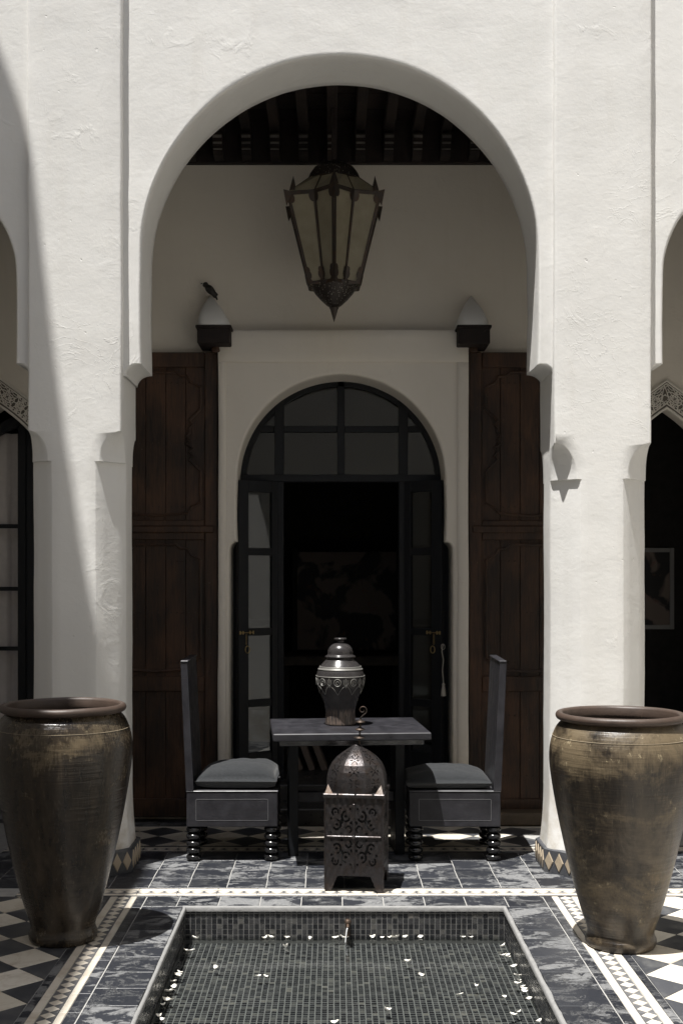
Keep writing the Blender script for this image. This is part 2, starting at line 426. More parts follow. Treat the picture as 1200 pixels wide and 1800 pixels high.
def paint_mat():
    m, t, b = mat('dark_floral_painting'); p = pos(t)
    n = noise_n(t, p, 3.6, 3, .5, .6); n2 = noise_n(t, p, 14, 4)
    c = mix(t, ramp(t, n, [(.46, 0), (.52, 1)]), (.19, .145, .12), (.014, .012, .012))
    c = mix(t, ramp(t, n2, [(.62, 0), (.7, .5)]), c, (.2, .09, .06))
    t.links.new(c, b.inputs['Base Color']); b.inputs['Roughness'].default_value = .6; return m
M_painting = paint_mat()

# ------------------------------------------------------------------ arched walls
FY, BY = 6.72, 7.2          # front and back faces of the arcade
def arch_wall(inner, centre, rect, yf, yb, M=14, bev=.010, zs=None, wobble=1.0, K=6, dark=None):
    """inner: list of (x,z) from left foot over the crown to right foot; rect: x0,x1,ztop. Returns mesh builder with front, reveal and back."""
    x0, x1, zt = rect; cx, cz = centre; n = len(inner)
    outer = []
    for x, z in inner:
        if z <= cz: outer.append((x0 if x < cx else x1, z))
        else:
            dx, dz = x-cx, z-cz
            ks = []
            if dz > 1e-6: ks.append((zt-cz)/dz)
            if dx > 1e-6: ks.append((x1-cx)/dx)
            if dx < -1e-6: ks.append((x0-cx)/dx)
            k = min(ks); outer.append((cx+dx*k, cz+dz*k))
    for cxr in (x0, x1):   # snap the nearest outer point to each corner
        j = min(range(n), key=lambda i: (outer[i][0]-cxr)**2+(outer[i][1]-zt)**2); outer[j] = (cxr, zt)
    mb = MB(); rows = []
    def inward(i, d):
        a = inner[max(i-1, 0)]; b = inner[min(i+1, n-1)]
        tx, tz = b[0]-a[0], b[1]-a[1]; L = math.hypot(tx, tz) or 1
        # normal pointing away from the opening
        return (inner[i][0]-tz/L*d, inner[i][1]+tx/L*d)
    for j in range(M+1):
        s = 1-j/M; r = []
        for i in range(n):
            a = outer[i]; b = inward(i, bev) if math.hypot(outer[i][0]-inner[i][0], outer[i][1]-inner[i][1]) > bev*1.5 else inner[i]
            s2 = s**1.3
            r.append((a[0]*s2+b[0]*(1-s2), yf, a[1]*s2+b[1]*(1-s2)))
        rows.append(r)
    rows.append([(inward(i, bev*.3)[0], yf+bev*.3, inward(i, bev*.3)[1]) for i in range(n)])
    for k in range(K+1):
        y = yf+bev+(yb-yf-2*bev)*k/K
        rows.append([(inner[i][0], y, inner[i][1]) for i in range(n)])
    rows.append([(inward(i, bev)[0], yb, inward(i, bev)[1]) for i in range(n)])
    rows.append([(outer[i][0], yb, outer[i][1]) for i in range(n)])
    rows = [[wob(p, wobble) for p in r] for r in rows]
    mb.grid(rows); return mb
def horseshoe(cx, h, zs, foot, cw=None, ch=.065, n=72, rz=None, squash=1.0):
    pts = []
    L = []
    if cw:
        for k in range(9):
            a = PI/2*k/8
            L.append((cx-h-cw+cw*(1-math.cos(a)), foot+ch*math.sin(a)))   # concave cove
        z0 = foot+ch
    else: z0 = foot; L.append((cx-h, foot))
    m = max(2, int((zs-z0)/.05))
    for k in range(1, m): L.append((cx-h-.004*math.sin(PI*k/m), z0+(zs-z0)*k/m))
    A = [(cx+h*math.cos(PI-PI*k/n), zs+(rz or h)*math.sin(PI-PI*k/n)) for k in range(n+1)]
    R = [(2*cx-x, z) for x, z in reversed(L)]
    return L+A+R
def pointed(cx, a, R, zap, n=20):
    h = math.sqrt(R*R-(R-a)**2); zs = zap-h
    L = [(cx-a, z) for z in [zs*k/16 for k in range(17)]]
    th = math.atan2(h, -(a-R)) if False else None
    arc = []
    c0 = cx-a+R
    ang1 = math.atan2(h, cx-c0)
    for k in range(1, n+1):
        t = PI+(ang1-PI)*k/n; arc.append((c0+R*math.cos(t), zs+R*math.sin(t)))
    right = [(2*cx-x, z) for x, z in reversed((L+arc)[:-1])]
    return L+arc+right, zs

CX = .034
arcade = thing('arcade_wall', 'tall white plaster arcade wall with a big round arch between two smaller ones', 'wall', (CX, 6.96, 0))
ZT = 5.2
prof = horseshoe(CX, 1.083, 3.386, 2.72, .085)
arch_wall(prof, (CX, 3.3859), (-1.155, 1.21, ZT), FY+.05, BY-.005, M=22, bev=.012).build('arch_panel', M_plaster, arcade, smooth=50)
prof = horseshoe(-2.263, .53, 3.28, 2.72, .075, n=40)
arch_wall(prof, (-2.263, 3.2799), (-2.87, -1.645, ZT), FY+.05, BY-.005, M=10, bev=.012).build('arch_panel', M_plaster, arcade, smooth=50)
prof = horseshoe(2.335, .537, 3.28, 2.72, .075, n=40)
arch_wall(prof, (2.335, 3.2799), (1.71, 3.0, ZT), FY+.05, BY-.005, M=10, bev=.012).build('arch_panel', M_plaster, arcade, smooth=50)
MB().box(-2.87, 3.02, FY+.052, BY-.01, ZT-.01, 9.2).build('upper_wall', M_plaster, arcade)

def pillar(x0, x1, z1, z2, cL, cR):
    y0, y1 = FY, BY
    zl = [i*.05 for i in range(0, int(z1/.05)+1)]+[z1-.002]
    lev = [(z, 1.0) for z in zl]
    lev += [(z1, .84)]
    for k in range(1, 13):
        t = k/12; lev.append((z1+.012+(z2-z1-.012)*t, .84*math.sqrt(max(0, 1-t*t))))
    z = z2+.05
    while z < ZT: lev.append((z, 0)); z += .06
    lev += [(ZT, 0), (9.2, 0)]
    rows = []
    for z, cf in lev:
        e = .036*max(0, 1-z/.5)**2
        a0, a1, b0, b1 = x0-e, x1+e, y0-e, y1+e
        c1 = max(.008, cL*cf); c2 = max(.008, cR*cf)
        poly = [(a0, b0+c1), (a0+c1, b0), (a1-c2, b0), (a1, b0+c2), (a1, b1-c2*.9), (a1-c2*.9, b1), (a0+c1*.9, b1), (a0, b1-c1*.9)]
        ring = []
        for i in range(8):
            p, q = Vector(poly[i]), Vector(poly[(i+1) % 8]); L = (q-p).length or 1
            r = min(.005, L*.25); d = (q-p)/L
            s = p+d*r; t = q-d*r; m = 5 if i % 2 else 3
            for k in range(m+1): v = s.lerp(t, k/m); ring.append((v.x, v.y, z))
        rows.append([wob(p) for p in ring])
    mb = MB(); mb.grid(rows, close_u=True)
    o = mb.build('pillar', M_plaster, arcade, smooth=42)
    return o, (x0, x1, cL, cR)
def lozenge_mesh(name, w_, h_, d, m):
    b = MB(); b.add([(0, 0, h_/2), (w_/2, 0, 0), (0, 0, -h_/2), (-w_/2, 0, 0), (0, -d, h_/2*.88), (w_/2*.88, -d, 0), (0, -d, -h_/2*.88), (-w_/2*.88, -d, 0)],
          [(4, 5, 6, 7), (0, 1, 5, 4), (1, 2, 6, 5), (2, 3, 7, 6), (3, 0, 4, 7)])
    me = b.mesh(name); me.materials.append(m); return me
loz = lozenge_mesh('skirting_diamond', .068, .105, .005, simple('tan_skirting_tile', (.40, .33, .24), .5))
def skirting(po, spec):
    x0, x1, cL, cR = spec; e = .034; h = .125; y0 = FY; y1 = BY
    a0, a1, b0, b1 = x0-e-.006, x1+e+.006, y0-e-.006, y1+e+.006
    poly = [(a0, b0+cL), (a0+cL, b0), (a1-cR, b0), (a1, b0+cR), (a1, b1-cR*.9), (a1-cR*.9, b1), (a0+cL*.9, b1), (a0, b1-cL*.9)]
    top = []
    mb = MB(); rows = []
    for z, off in ((0.0, 0), (h, 0), (h+.004, .008), (h+.002, .03)):
        r = []
        for i in range(8):
            p, q = Vector(poly[i]), Vector(poly[(i+1) % 8]); c = Vector(((x0+x1)/2, (y0+y1)/2))
            for k in range(6):
                v = p.lerp(q, k/6); v = v+(c-v).normalized()*off
                zz = z+(noise.noise(Vector((v.x*14, v.y*14, 0)))*.008 if z > 0 else 0)
                r.append((v.x, v.y, zz))
        rows.append(r)
    mb.grid(rows, close_u=True)
    sk = mb.build('tiled_skirting', M_blackt, po, local=False); off = -Vector(arcade.location)
    for i in range(8):
        p, q = Vector(poly[i]), Vector(poly[(i+1) % 8]); L = (q-p).length; n = max(1, round(L/.078)); d = (q-p)/L
        ang = math.atan2(d.y, d.x)
        for k in range(n):
            v = p+d*L*(k+.5)/n
            o = link('skirting_diamond', loz, None, po, local=True); o.rotation_euler = (0, 0, ang); o.scale = (L/n/.078, 1, 1)
            o.location = Vector((v.x, v.y, h/2+.002))
pL = pillar(-1.655, -1.146, 2.252, 2.415, .13, .14); skirting(*pL)
pR = pillar(1.196, 1.722, 2.153, 2.35, .14, .155); skirting(*pR)
MB().box(-3.4, -2.8, FY, BY, 0, ZT).build('end_pillar', M_plaster, arcade)
MB().box(2.94, 3.5, FY, BY, 0, ZT).build('end_pillar', M_plaster, arcade)

# ------------------------------------------------------------------ courtyard side walls (left one unseen, top edge shaped to cast the facade shadow)
EDGE = [(-3, -2.85), (1.5, -2.86), (2.3, -2.83), (3.0, -2.86), (3.7, -2.84), (4.3, -2.835), (4.58, -2.84), (4.71, -2.872), (4.84, -2.852), (4.98, -2.830), (5.10, -2.800), (5.22, -2.765), (5.33, -2.785), (5.48, -2.90), (6.2, -2.85), (9, -2.85)]
def edge_x(y):
    for (a, b), (c_, d) in zip(EDGE, EDGE[1:]):
        if a <= y <= c_:
            t = (y-a)/(c_-a); t = t*t*(3-2*t); return b+(d-b)*t
    return -2.85
mb = MB(); rows = []
for (xx, zz) in ((0, 0), (0, 10.4), (-.5, 10.4), (-.5, 0)):
    r = []
    for k in range(196):
        y = -3+k*.06
        dx = (edge_x(y)+2.845+noise.noise(Vector((3, y*5, 4)))*.008) if zz > 1 else 0
        r.append((-2.845+xx+dx, y, zz))
    rows.append(r)
mb.grid(rows)
tag(mb.build('courtyard_wall', M_court), 'high white courtyard wall closing the court on the left, top edge shaped for its shadow', 'wall')
tag(MB().box(2.98, 3.4, -3, 8.7, 0, 10).build('courtyard_wall', M_court), 'high white courtyard wall closing the court on the right', 'wall')
tag(MB().box(-3.3, 3.4, -3.4, -3.0, 0, 9).build('courtyard_wall', M_court), 'high white courtyard wall behind the viewer', 'wall')

# ------------------------------------------------------------------ gallery back wall
GY = 8.27
gal = thing('gallery_wall', 'shaded plaster back wall of the gallery around the arched glass door', 'wall', (0, 8.3, 0))
pl, zsl = pointed(-2.22, .5, 1.1, 2.75)
arch_wall(pl, (-2.22, zsl), (-2.85, -.75, 4.7), GY, GY+.14, M=16, bev=.006).build('wall_panel', M_plaster_in, gal, smooth=50)
pr, zsr = pointed(2.214, .5, 1.1, 2.735)
arch_wall(pr, (2.214, zsr), (.875, 3.0, 4.7), GY, GY+.14, M=16, bev=.006).build('wall_panel', M_plaster_in, gal, smooth=50)
mb = MB(); mb.grid([[wob((-.76+1.65*i/20, GY, 3.1+1.6*j/20), 1.0) for i in range(21)] for j in range(21)])
mb.grid([[(-.76, GY+.14, 3.1), (.89, GY+.14, 3.1)], [(-.76, GY+.14, 4.7), (.89, GY+.14, 4.7)]])
mb.build('wall_panel', M_plaster_in, gal, smooth=50)
# door surround: recessed field with horseshoe opening, and a proud frame
sc = .0486
L = [(sc-.733, z) for z in [1.79*k/18 for k in range(19)]]
for k in range(1, 9):
    a = PI/2*k/8; L.append((sc-.733+.040*(1-math.cos(a)), 1.79+.055*math.sin(a)))
L.append((sc-.684, 1.848))
for k in range(1, 10): L.append((sc-.684-.006*math.sin(PI*k/10), 1.848+(2.267-1.848)*k/10))
A = [(sc+.684*math.cos(PI-PI*k/64), 2.267+.68*math.sin(PI-PI*k/64)) for k in range(65)]
prof = L+A+[(2*sc-x, z) for x, z in reversed(L)]
SY = 8.15
arch_wall(prof, (sc, 2.2669), (-.712, .816, 3.03), SY, 8.56, M=14, bev=.014, wobble=.6).build('door_surround', M_plaster_in, gal, smooth=50)
# frame around: left, right, top, lathed as grids so edges wander
def slab(x0, x1, y0, y1, z0, z1, nx, nz, name, parent, m, b=.012, wv=.8):
    rows = []
    xs = [x0]+[x0+b+(x1-x0-2*b)*i/nx for i in range(nx+1)]+[x1]
    zs = [z0]+[z0+b+(z1-z0-2*b)*i/nz for i in range(nz+1)]+[z1]
    for j, z in enumerate(zs):
        rows.append([wob((x, y0+(b*.7 if (i in (0, len(xs)-1) or j in (0, len(zs)-1)) else 0), z), wv) for i, x in enumerate(xs)])
    mb = MB(); mb.grid(rows)
    # sides back to y1
    edge = rows[0]+[r[-1] for r in rows[1:]]+rows[-1][::-1][1:]+[r[0] for r in rows[::-1]][1:]
    mb.grid([edge, [(p[0], y1, p[2]) for p in edge]])
    return mb.build(name, m, parent, smooth=50)
slab(-.757, -.710, SY-.018, GY+.02, 0, 3.028, 2, 50, 'surround_frame', gal, M_plaster_in)
slab(.813, .884, SY-.018, GY+.02, 0, 3.028, 2, 50, 'surround_frame', gal, M_plaster_in)
slab(-.757, .884, SY-.018, GY+.02, 3.026, 3.235, 30, 4, 'surround_frame', gal, M_plaster_in)

# pointed-arch lace bands (carved plaster)
def lace(pts, cx, n0):
    body = MB(); cut = MB()
    arc = [p for p in pts if p[1] > 1.6]
    n = len(arc); band = .15
    def off(i, d):
        a = arc[max(i-1, 0)]; b = arc[min(i+1, n-1)]
        if arc[i][1] == max(p[1] for p in arc): return (arc[i][0], arc[i][1]+d*1.25)
        tx, tz = b[0]-a[0], b[1]-a[1]; L_ = math.hypot(tx, tz) or 1
        return (arc[i][0]-tz/L_*d, arc[i][1]+tx/L_*d)
    g = lambda d0, d1, y: [[(off(i, d0)[0], y, off(i, d0)[1]) for i in range(n)], [(off(i, d1)[0], y, off(i, d1)[1]) for i in range(n)]]
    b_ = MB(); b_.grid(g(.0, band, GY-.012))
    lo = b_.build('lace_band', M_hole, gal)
    rim = MB()
    for d in (.006, band*.18, band*.90, band):
        rim.tube([(off(i, d)[0], GY-.016, off(i, d)[1]) for i in range(n)], .009 if d in (.006, band) else .004, 6)
    # tracery: rings, stars and diagonal straps in every bay of the band
    bay = 0; acc = 0; step = .075; prev = arc[0]
    s = [0]
    for i in range(1, n): s.append(s[-1]+math.dist(arc[i], arc[i-1]))
    def at(u, d):
        u = min(max(u, 0), s[-1]-1e-5); i = max(k for k in range(n) if s[k] <= u); i = min(i, n-2)
        f = (u-s[i])/(s[i+1]-s[i]); a, b = off(i, d), off(i+1, d)
        return (a[0]+(b[0]-a[0])*f, GY-.017, a[1]+(b[1]-a[1])*f)
    u = step/2
    while u < s[-1]:
        for r in (.016, .029):
            rim.tube([at(u+r*math.cos(2*PI*k/12), band*.54+r*math.sin(2*PI*k/12)) for k in range(13)], .0035, 5)
        for k in range(8):
            a = PI/4*k; r0, r1 = .005, .040
            rim.tube([at(u+r0*math.cos(a), band*.54+r0*math.sin(a)), at(u+r1*math.cos(a), band*.54+r1*math.sin(a))], .003, 4)
        for dd in (.24, .84):
            for k in range(4):
                rim.tube([at(u+step*(k/4-.5)+.009*math.cos(2*PI*q/6), band*dd+.009*math.sin(2*PI*q/6)) for q in range(7)], .003, 4)
        rim.tube([at(u-step/2, band*.2), at(u, band*.88)], .003, 4); rim.tube([at(u-step/2, band*.88), at(u, band*.2)], .003, 4)
        rim.tube([at(u, band*.2), at(u+step/2, band*.88)], .003, 4); rim.tube([at(u, band*.88), at(u+step/2, band*.2)], .003, 4)
        u += step
    stuff(rim.build('lace_tracery', M_lace, lo, local=True))
    # local=True keeps mesh coordinates under a parent already offset
lace(pl, -2.22, 0); lace(pr, 2.214, 0)

# pivot sockets: plaster hood over dark wood block
def socket(px0, px1, apx, apy, yt, yb, post_px):
    Y0 = 7.99
    x0 = P(px0, 0, Y0)[0]; x1 = P(px1, 0, Y0)[0]; zt = P(0, yt, Y0)[2]; zb = P(0, yb, Y0)[2]; za = P(0, apy, 8.21)[2]; xa = P(apx, 0, 8.21)[0]
    blk = MB(); blk.box(x0+.006, x1-.004, Y0, GY+.02, zb, zt-.018, .006); blk.box(x0-.004, x1+.006, Y0-.008, GY+.02, zt-.020, zt, .004)
    b = blk.build('pivot_block', M_beam, gal)
    rows = []
    for k in range(15):
        t = k/14; hw = (x1-x0)/2*(1-t**1.6)*1.0+.001; cxx = (x0+x1)/2*(1-t)+xa*t
        yf = Y0+.0+(GY-.03-Y0)*t**1.6
        rows.append([wob((cxx+hw*math.copysign(abs(math.sin(a))**.45, math.sin(a)), GY+.02-(GY+.02-yf)*math.cos(a)**.3 if math.cos(a) > 0 else GY+.02, zt-.003+(za-zt)*t), 1.2) for a in [(-PI/2)+PI*q/16 for q in range(17)]])
    h = MB(); h.grid(rows); h.build('plaster_hood', M_plaster, gal, smooth=60)
    xp = P(post_px, 0, 8.12)[0]
    p = MB(); p.lathe([(.030, 0), (.034, .01), (.028, .03), (.033, .07)], 16, (xp, 8.15, 3.09)); p.build('pivot_post', M_gate, gal, smooth=40)
socket(345, 405, 370, 516, 571, 603, 379)
socket(804, 862, 828, 517, 571, 604, 832)

# ------------------------------------------------------------------ ceiling
ceil = struct(MB().box(-2.9, 3.05, 7.19, 8.75, 4.70, 4.9).build('ceiling', M_beam))
nb = 32
beam = MB().box(-.034, .034, 7.19, GY-.02, 4.52, 4.63, .006).mesh('beam'); beam.materials.append(M_beam)
bp = [(8.24, 4.37), (8.24, 4.50), (8.05, 4.50), (8.05, 4.465), (8.075, 4.455), (8.07, 4.43), (8.095, 4.42), (8.09, 4.395), (8.12, 4.375)]
brk = MB().prism(bp, (-.031, .031), 'x').mesh('bracket'); brk.materials.append(M_beam)
cap_ = MB().box(-.029, .029, 8.041, 8.049, 4.468, 4.484).box(-.029, .029, 8.062, 8.069, 4.434, 4.446).box(-.029, .029, 8.082, 8.089, 4.401, 4.411).mesh('lit_bracket_face'); cap_.materials.append(M_beam_end)  # pale strips put the caught light into the bracket steps
for i in range(nb):
    x = -2.80+.186*i
    o = link('beam', beam, None, ceil); o.location = (x, 0, 0)
    o = link('bracket', brk, None, ceil); o.location = (x, 0, 0)
    o2 = link('lit_bracket_face', cap_, None, o, local=True)
MB().box(-2.85, 3.0, GY-.045, GY+.0, 4.36, 4.66, .004).build('frieze_board', M_beam, ceil)
for k in range(8):
    y = 7.2+k*.135
    MB().box(-2.9, 3.0, y+.003, y+.130, 4.635+(k % 2)*.003, 4.66).build('ceiling_plank', M_beam, ceil)

# ------------------------------------------------------------------ cedar gate leaves folded against the wall
def gate(x0, x1, hinge_right, label):
    cx_ = (x0+x1)/2; t = thing('gate_leaf', label, 'gate', (cx_, 8.2, 0), 0, 'old cedar gate leaves either side of the glass door')
    W = x1-x0; z0, z1 = .03, 3.10; yf = 8.19; yb = 8.245
    n = 5
    for k in range(n):
        a = x0+.08+(W-.16)*k/n; MB().box(a+.0015, a+(W-.16)/n-.0015, yf+.012+(k % 2)*.002, yb, z0+.05, z1-.05, .002).build('plank', M_gate, t)
    for (a, b) in ((x0, x0+.085), (x1-.085, x1)): MB().box(a, b, yf-.012, yb+.004, z0, z1, .005).build('stile', M_gate, t)
    for (a, b) in ((z1-.10, z1-.001), (1.86, 1.99), (.86, .96), (z0+.001, .15)): MB().box(x0+.087, x1-.087, yf-.008, yb+.002, a, b, .005).build('rail', M_gate, t)
    MB().box(x0+.02, x1-.02, yf-.022, yf-.004, 1.905, 1.955, .008).build('rail_moulding', M_gate, t)
    # scalloped raised frames inside the two large panels
    def scallop(za, zb, waist):
        def half():
            pts = []; w2 = W/2-.115
            pts.append((0, zb-.03)); pts.append((w2*.45, zb-.03)); pts.append((w2*.55, zb-.055)); pts.append((w2*.72, zb-.06)); pts.append((w2*.80, zb-.10)); pts.append((w2, zb-.13))
            if waist:
                zm = (za+zb)/2+.03; pts.append((w2, zm+.20))
                for q in range(6):
                    pts.append((w2-.05-.02*(1 if q in (2, 3) else 0), zm+.15-.052*q)); pts.append((w2-.075-.02*(1 if q in (2, 3) else 0), zm+.15-.052*q-.026))
                pts.append((w2, zm-.21))
            pts += [(w2, za+.12), (w2*.82, za+.09), (w2*.72, za+.05), (w2*.5, za+.04), (0, za+.03)]
            return pts
        h = half(); path = [(cx_+a, yf+.006, b) for a, b in h]+[(cx_-a, yf+.006, b) for a, b in reversed(h)]
        m = MB(); m.tube(path+[path[0]], .011, 6); m2 = [(cx_+a*.93, yf+.008, za+(b-za)*.985+.006) for a, b in h]
        return m
    scallop(1.99, 3.0, True).build('scalloped_moulding', M_gate, t)
    scallop(.96, 1.86, False).build('scalloped_moulding', M_gate, t)
    # carved spandrel blocks beside the waist
    for s_ in (-1, 1):
        MB().prism([(cx_+s_*(W/2-.088), 2.75), (cx_+s_*(W/2-.105), 2.72), (cx_+s_*(W/2-.165), 2.62), (cx_+s_*(W/2-.185), 2.52), (cx_+s_*(W/2-.165), 2.42), (cx_+s_*(W/2-.105), 2.33), (cx_+s_*(W/2-.088), 2.30)], (yf+.002, yf+.02)).build('carved_spandrel', M_gate, t)
    st = MB()
    for zz in (2.90, 2.50, 2.08, 1.72, 1.38, 1.05, .7, .3):
        for k in range(16):
            xx = x0+.11+(W-.22)*k/15; st.lathe([(.0055, 0), (.004, .003), (.0005, .0048)], 6, (0, 0, 0)); 
            M_ = Matrix.Translation((xx, yf+.013, zz)) @ Matrix.Rotation(PI/2, 4, 'X'); st.xform(M_, len(st.v)-18)
    stuff(st.build('nail_heads', M_bronze, t))
    return t
gate(-1.585, -.763, True, 'dark cedar gate leaf left of the glass door, under the bird')
gate(.892, 1.70, False, 'dark reddish cedar gate leaf right of the glass door')
tag(MB().box(.90, 1.62, 8.03, 8.19, 0, .085, .012).build('stone_sill', M_stone), 'worn brown stone sill at the foot of the right gate leaf', 'sill')

# ------------------------------------------------------------------ glazed iron door
DY = 8.50
door = thing('arched_glass_door', 'black framed arched glass door with fanlight and two leaves folded open', 'door', (sc, DY, 0))
ring = MB()
def archpath(r, z0, zc=2.27, n=40, cx_=sc):
    return [(cx_-r, z0)]+[(cx_+r*math.cos(PI-PI*k/n), zc+r*math.sin(PI-PI*k/n)) for k in range(n+1)]+[(cx_+r, z0)]
o_, i_ = archpath(.745, .22), archpath(.645, .22)
ring.grid([[(x, DY-.03, z) for x, z in o_], [(x, DY-.03, z) for x, z in i_], [(x, DY+.03, z) for x, z in i_], [(x, DY+.03, z) for x, z in o_]], close_v=True)
ring.build('door_frame', M_iron, door)
mx = [P(p, 0, DY)[0] for p in (491, 599, 708)]
for x in (mx[0], mx[2]):
    MB().box(x-.032, x+.032, DY-.035, DY+.035, .22, 2.835, .004).build('mullion', M_iron, door)
MB().box(mx[1]-.026, mx[1]+.026, DY-.030, DY+.030, 2.30, 2.95, .004).build('mullion', M_iron, door)
MB().box(sc-.70, sc+.70, DY-.045, DY+.045, 2.262, 2.313, .004).build('transom', M_iron, door)
for a, b in ((sc-.60, mx[0]-.033), (mx[0]+.033, mx[1]-.027), (mx[1]+.027, mx[2]-.033), (mx[2]+.033, sc+.60)):
    MB().box(a, b, DY-.022, DY+.022, 2.603, 2.648, .004).build('muntin', M_iron, door)
# sidelights behind the folded leaves
for (a, b) in ((sc-.645, mx[0]-.032), (mx[2]+.032, sc+.645)):
    for z in (.22, .70, 1.28, 1.78): MB().box(a, b, DY-.02, DY+.02, z, z+.045 if z > .3 else z+.20, .003).build('sidelight_bar', M_iron, door)
def clipz(x, z0, z1):
    h = math.sqrt(max(0, .66**2-(x-sc)**2))+2.27; return min(z1, h)
def pane(a, b, z0, z1):
    n = 8; top = [(a+(b-a)*k/n, clipz(a+(b-a)*k/n, z0, z1)) for k in range(n+1)]
    poly = [(a, z0), (b, z0)]+[(x, max(z, z0+.001)) for x, z in reversed(top)]
    MB().prism(poly, (DY-.003, DY+.003)).build('pane', M_glass, door)
cols = ((sc-.64, mx[0]-.03), (mx[0]+.03, mx[1]-.025), (mx[1]+.025, mx[2]-.03), (mx[2]+.03, sc+.64))
for a, b in cols:
    pane(a, b, 2.31, 2.605)
    pane(a, b, 2.645, 2.95)
for a, b in (cols[0], cols[3]): MB().box(a, b, DY-.003, DY+.003, .42, 2.26).build('pane', M_glass, door)
def leaf(hx, fx, fy, sgn):
    hy = DY-.045; d = Vector((fx-hx, fy-hy)); Lf = d.length; ang = math.atan2(d.y, d.x)
    e = bpy.data.objects.new('door_leaf', None)
    T = Matrix.Translation((hx, hy, 0)) @ Matrix.Rotation(ang, 4, 'Z')
    z0, z1 = .235, 2.262
    fr = MB(); w_ = .05
    fr.box(0, w_*.9, -.018, .018, z0, z1, .003); fr.box(Lf-w_*1.6, Lf, -.018, .018, z0, z1, .003)
    for (a, b) in ((z0, z0+.20), (.74, .79), (1.22, 1.27), (1.76, 1.81), (z1-.075, z1)): fr.box(w_*.9, Lf-w_*1.6, -.016, .016, a, b, .003)
    fr.xform(T); f = fr.build('door_leaf', M_iron, door)
    for (a, b) in ((z0+.20, .74), (.79, 1.22), (1.27, 1.76), (1.81, z1-.075)):
        g = MB().box(w_*.9, Lf-w_*1.6, -.003, .003, a, b); g.xform(T); o = g.build('pane', M_glass, f, local=True)
    # bolt, chain and ring on the meeting stile
    s = -1 if sgn > 0 else 1
    yo = -.026 if sgn > 0 else .026
    b_ = MB(); zz = 1.243; yy = .026*s
    b_.tube([(Lf-.115, yy, zz), (Lf-.004, yy, zz)], .0035, 6)
    for q in (.11, .085, .03, .008): b_.lathe([(.002, -.012), (.006, -.010), (.006, .010), (.002, .012)], 8, (Lf-q, yy, zz))
    zc = zz-.008
    for q in range(4):
        b_.tube([(Lf-.055+.005*math.cos(2*PI*k/8)*(1 if q % 2 else .4), yy+.005*math.cos(2*PI*k/8)*(.2 if q % 2 else 1), zc-.011-.017*q+.010*math.sin(2*PI*k/8)) for k in range(9)], .0016, 5)
    b_.tube([(Lf-.065+.017*math.cos(2*PI*k/16), yy, zc-.105+.024*math.sin(2*PI*k/16)) for k in range(17)], .0035, 6)
    b_.xform(T); b_.build('bolt_and_ring', M_brass, f, local=True)
leaf(mx[0]-.02, P(417, 0, 8.27)[0], 8.27, -1)
leaf(mx[2]+.02, P(778, 0, 8.27)[0], 8.27, 1)
# tassel hanging on the right leaf
tz = thing('key_tassel', 'pale tassel on a cord hanging from the right door leaf', 'tassel', P(779, 1200, 8.22))
c = MB(); X, Y_, Z = P(778, 1200, 8.22)
pts = [P(778, 1133, 8.225), P(776, 1145, 8.225), P(779, 1160, 8.225), P(777, 1178, 8.225), P(779, 1200, 8.225)]
c.tube(pts, .003, 6); c.tube([P(778+3.5*math.cos(a), 1137+5*math.sin(a), 8.225) for a in [2*PI*k/10 for k in range(11)]], .002, 5)
c.build('cord', M_tassel, tz)
MB().lathe([(.003, 0), (.010, -.01), (.008, -.02), (.014, -.05), (.017, -.088), (.001, -.09)], 10, P(779, 1200, 8.225)).build('fringe', M_tassel, tz, smooth=60)

# steps in the doorway and the dark rooms behind
tag(MB().box(-.70, .80, 8.02, 8.30, .004, .115, .008).build('door_step', M_roomfl), 'lower dark tiled step in front of the glass door', 'step')
tag(MB().box(-.72, .82, 8.29, 8.7, 0, .225, .008).build('door_step', M_roomfl), 'upper dark step under the glass door frame', 'step')
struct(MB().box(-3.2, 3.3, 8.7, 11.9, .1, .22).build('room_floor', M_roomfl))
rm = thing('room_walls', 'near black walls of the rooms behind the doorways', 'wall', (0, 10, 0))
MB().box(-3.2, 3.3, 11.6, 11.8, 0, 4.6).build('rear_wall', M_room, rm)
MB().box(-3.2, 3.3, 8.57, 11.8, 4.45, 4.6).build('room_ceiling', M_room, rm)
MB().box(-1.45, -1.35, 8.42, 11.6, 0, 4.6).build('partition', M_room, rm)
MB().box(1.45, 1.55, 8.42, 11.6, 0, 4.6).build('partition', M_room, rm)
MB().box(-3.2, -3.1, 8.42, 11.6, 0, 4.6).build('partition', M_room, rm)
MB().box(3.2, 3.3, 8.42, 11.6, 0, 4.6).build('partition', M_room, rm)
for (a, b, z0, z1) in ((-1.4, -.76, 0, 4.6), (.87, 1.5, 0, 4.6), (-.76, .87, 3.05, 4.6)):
    MB().box(a, b, 8.565, 8.62, z0, z1).build('inner_lining', M_room, rm)
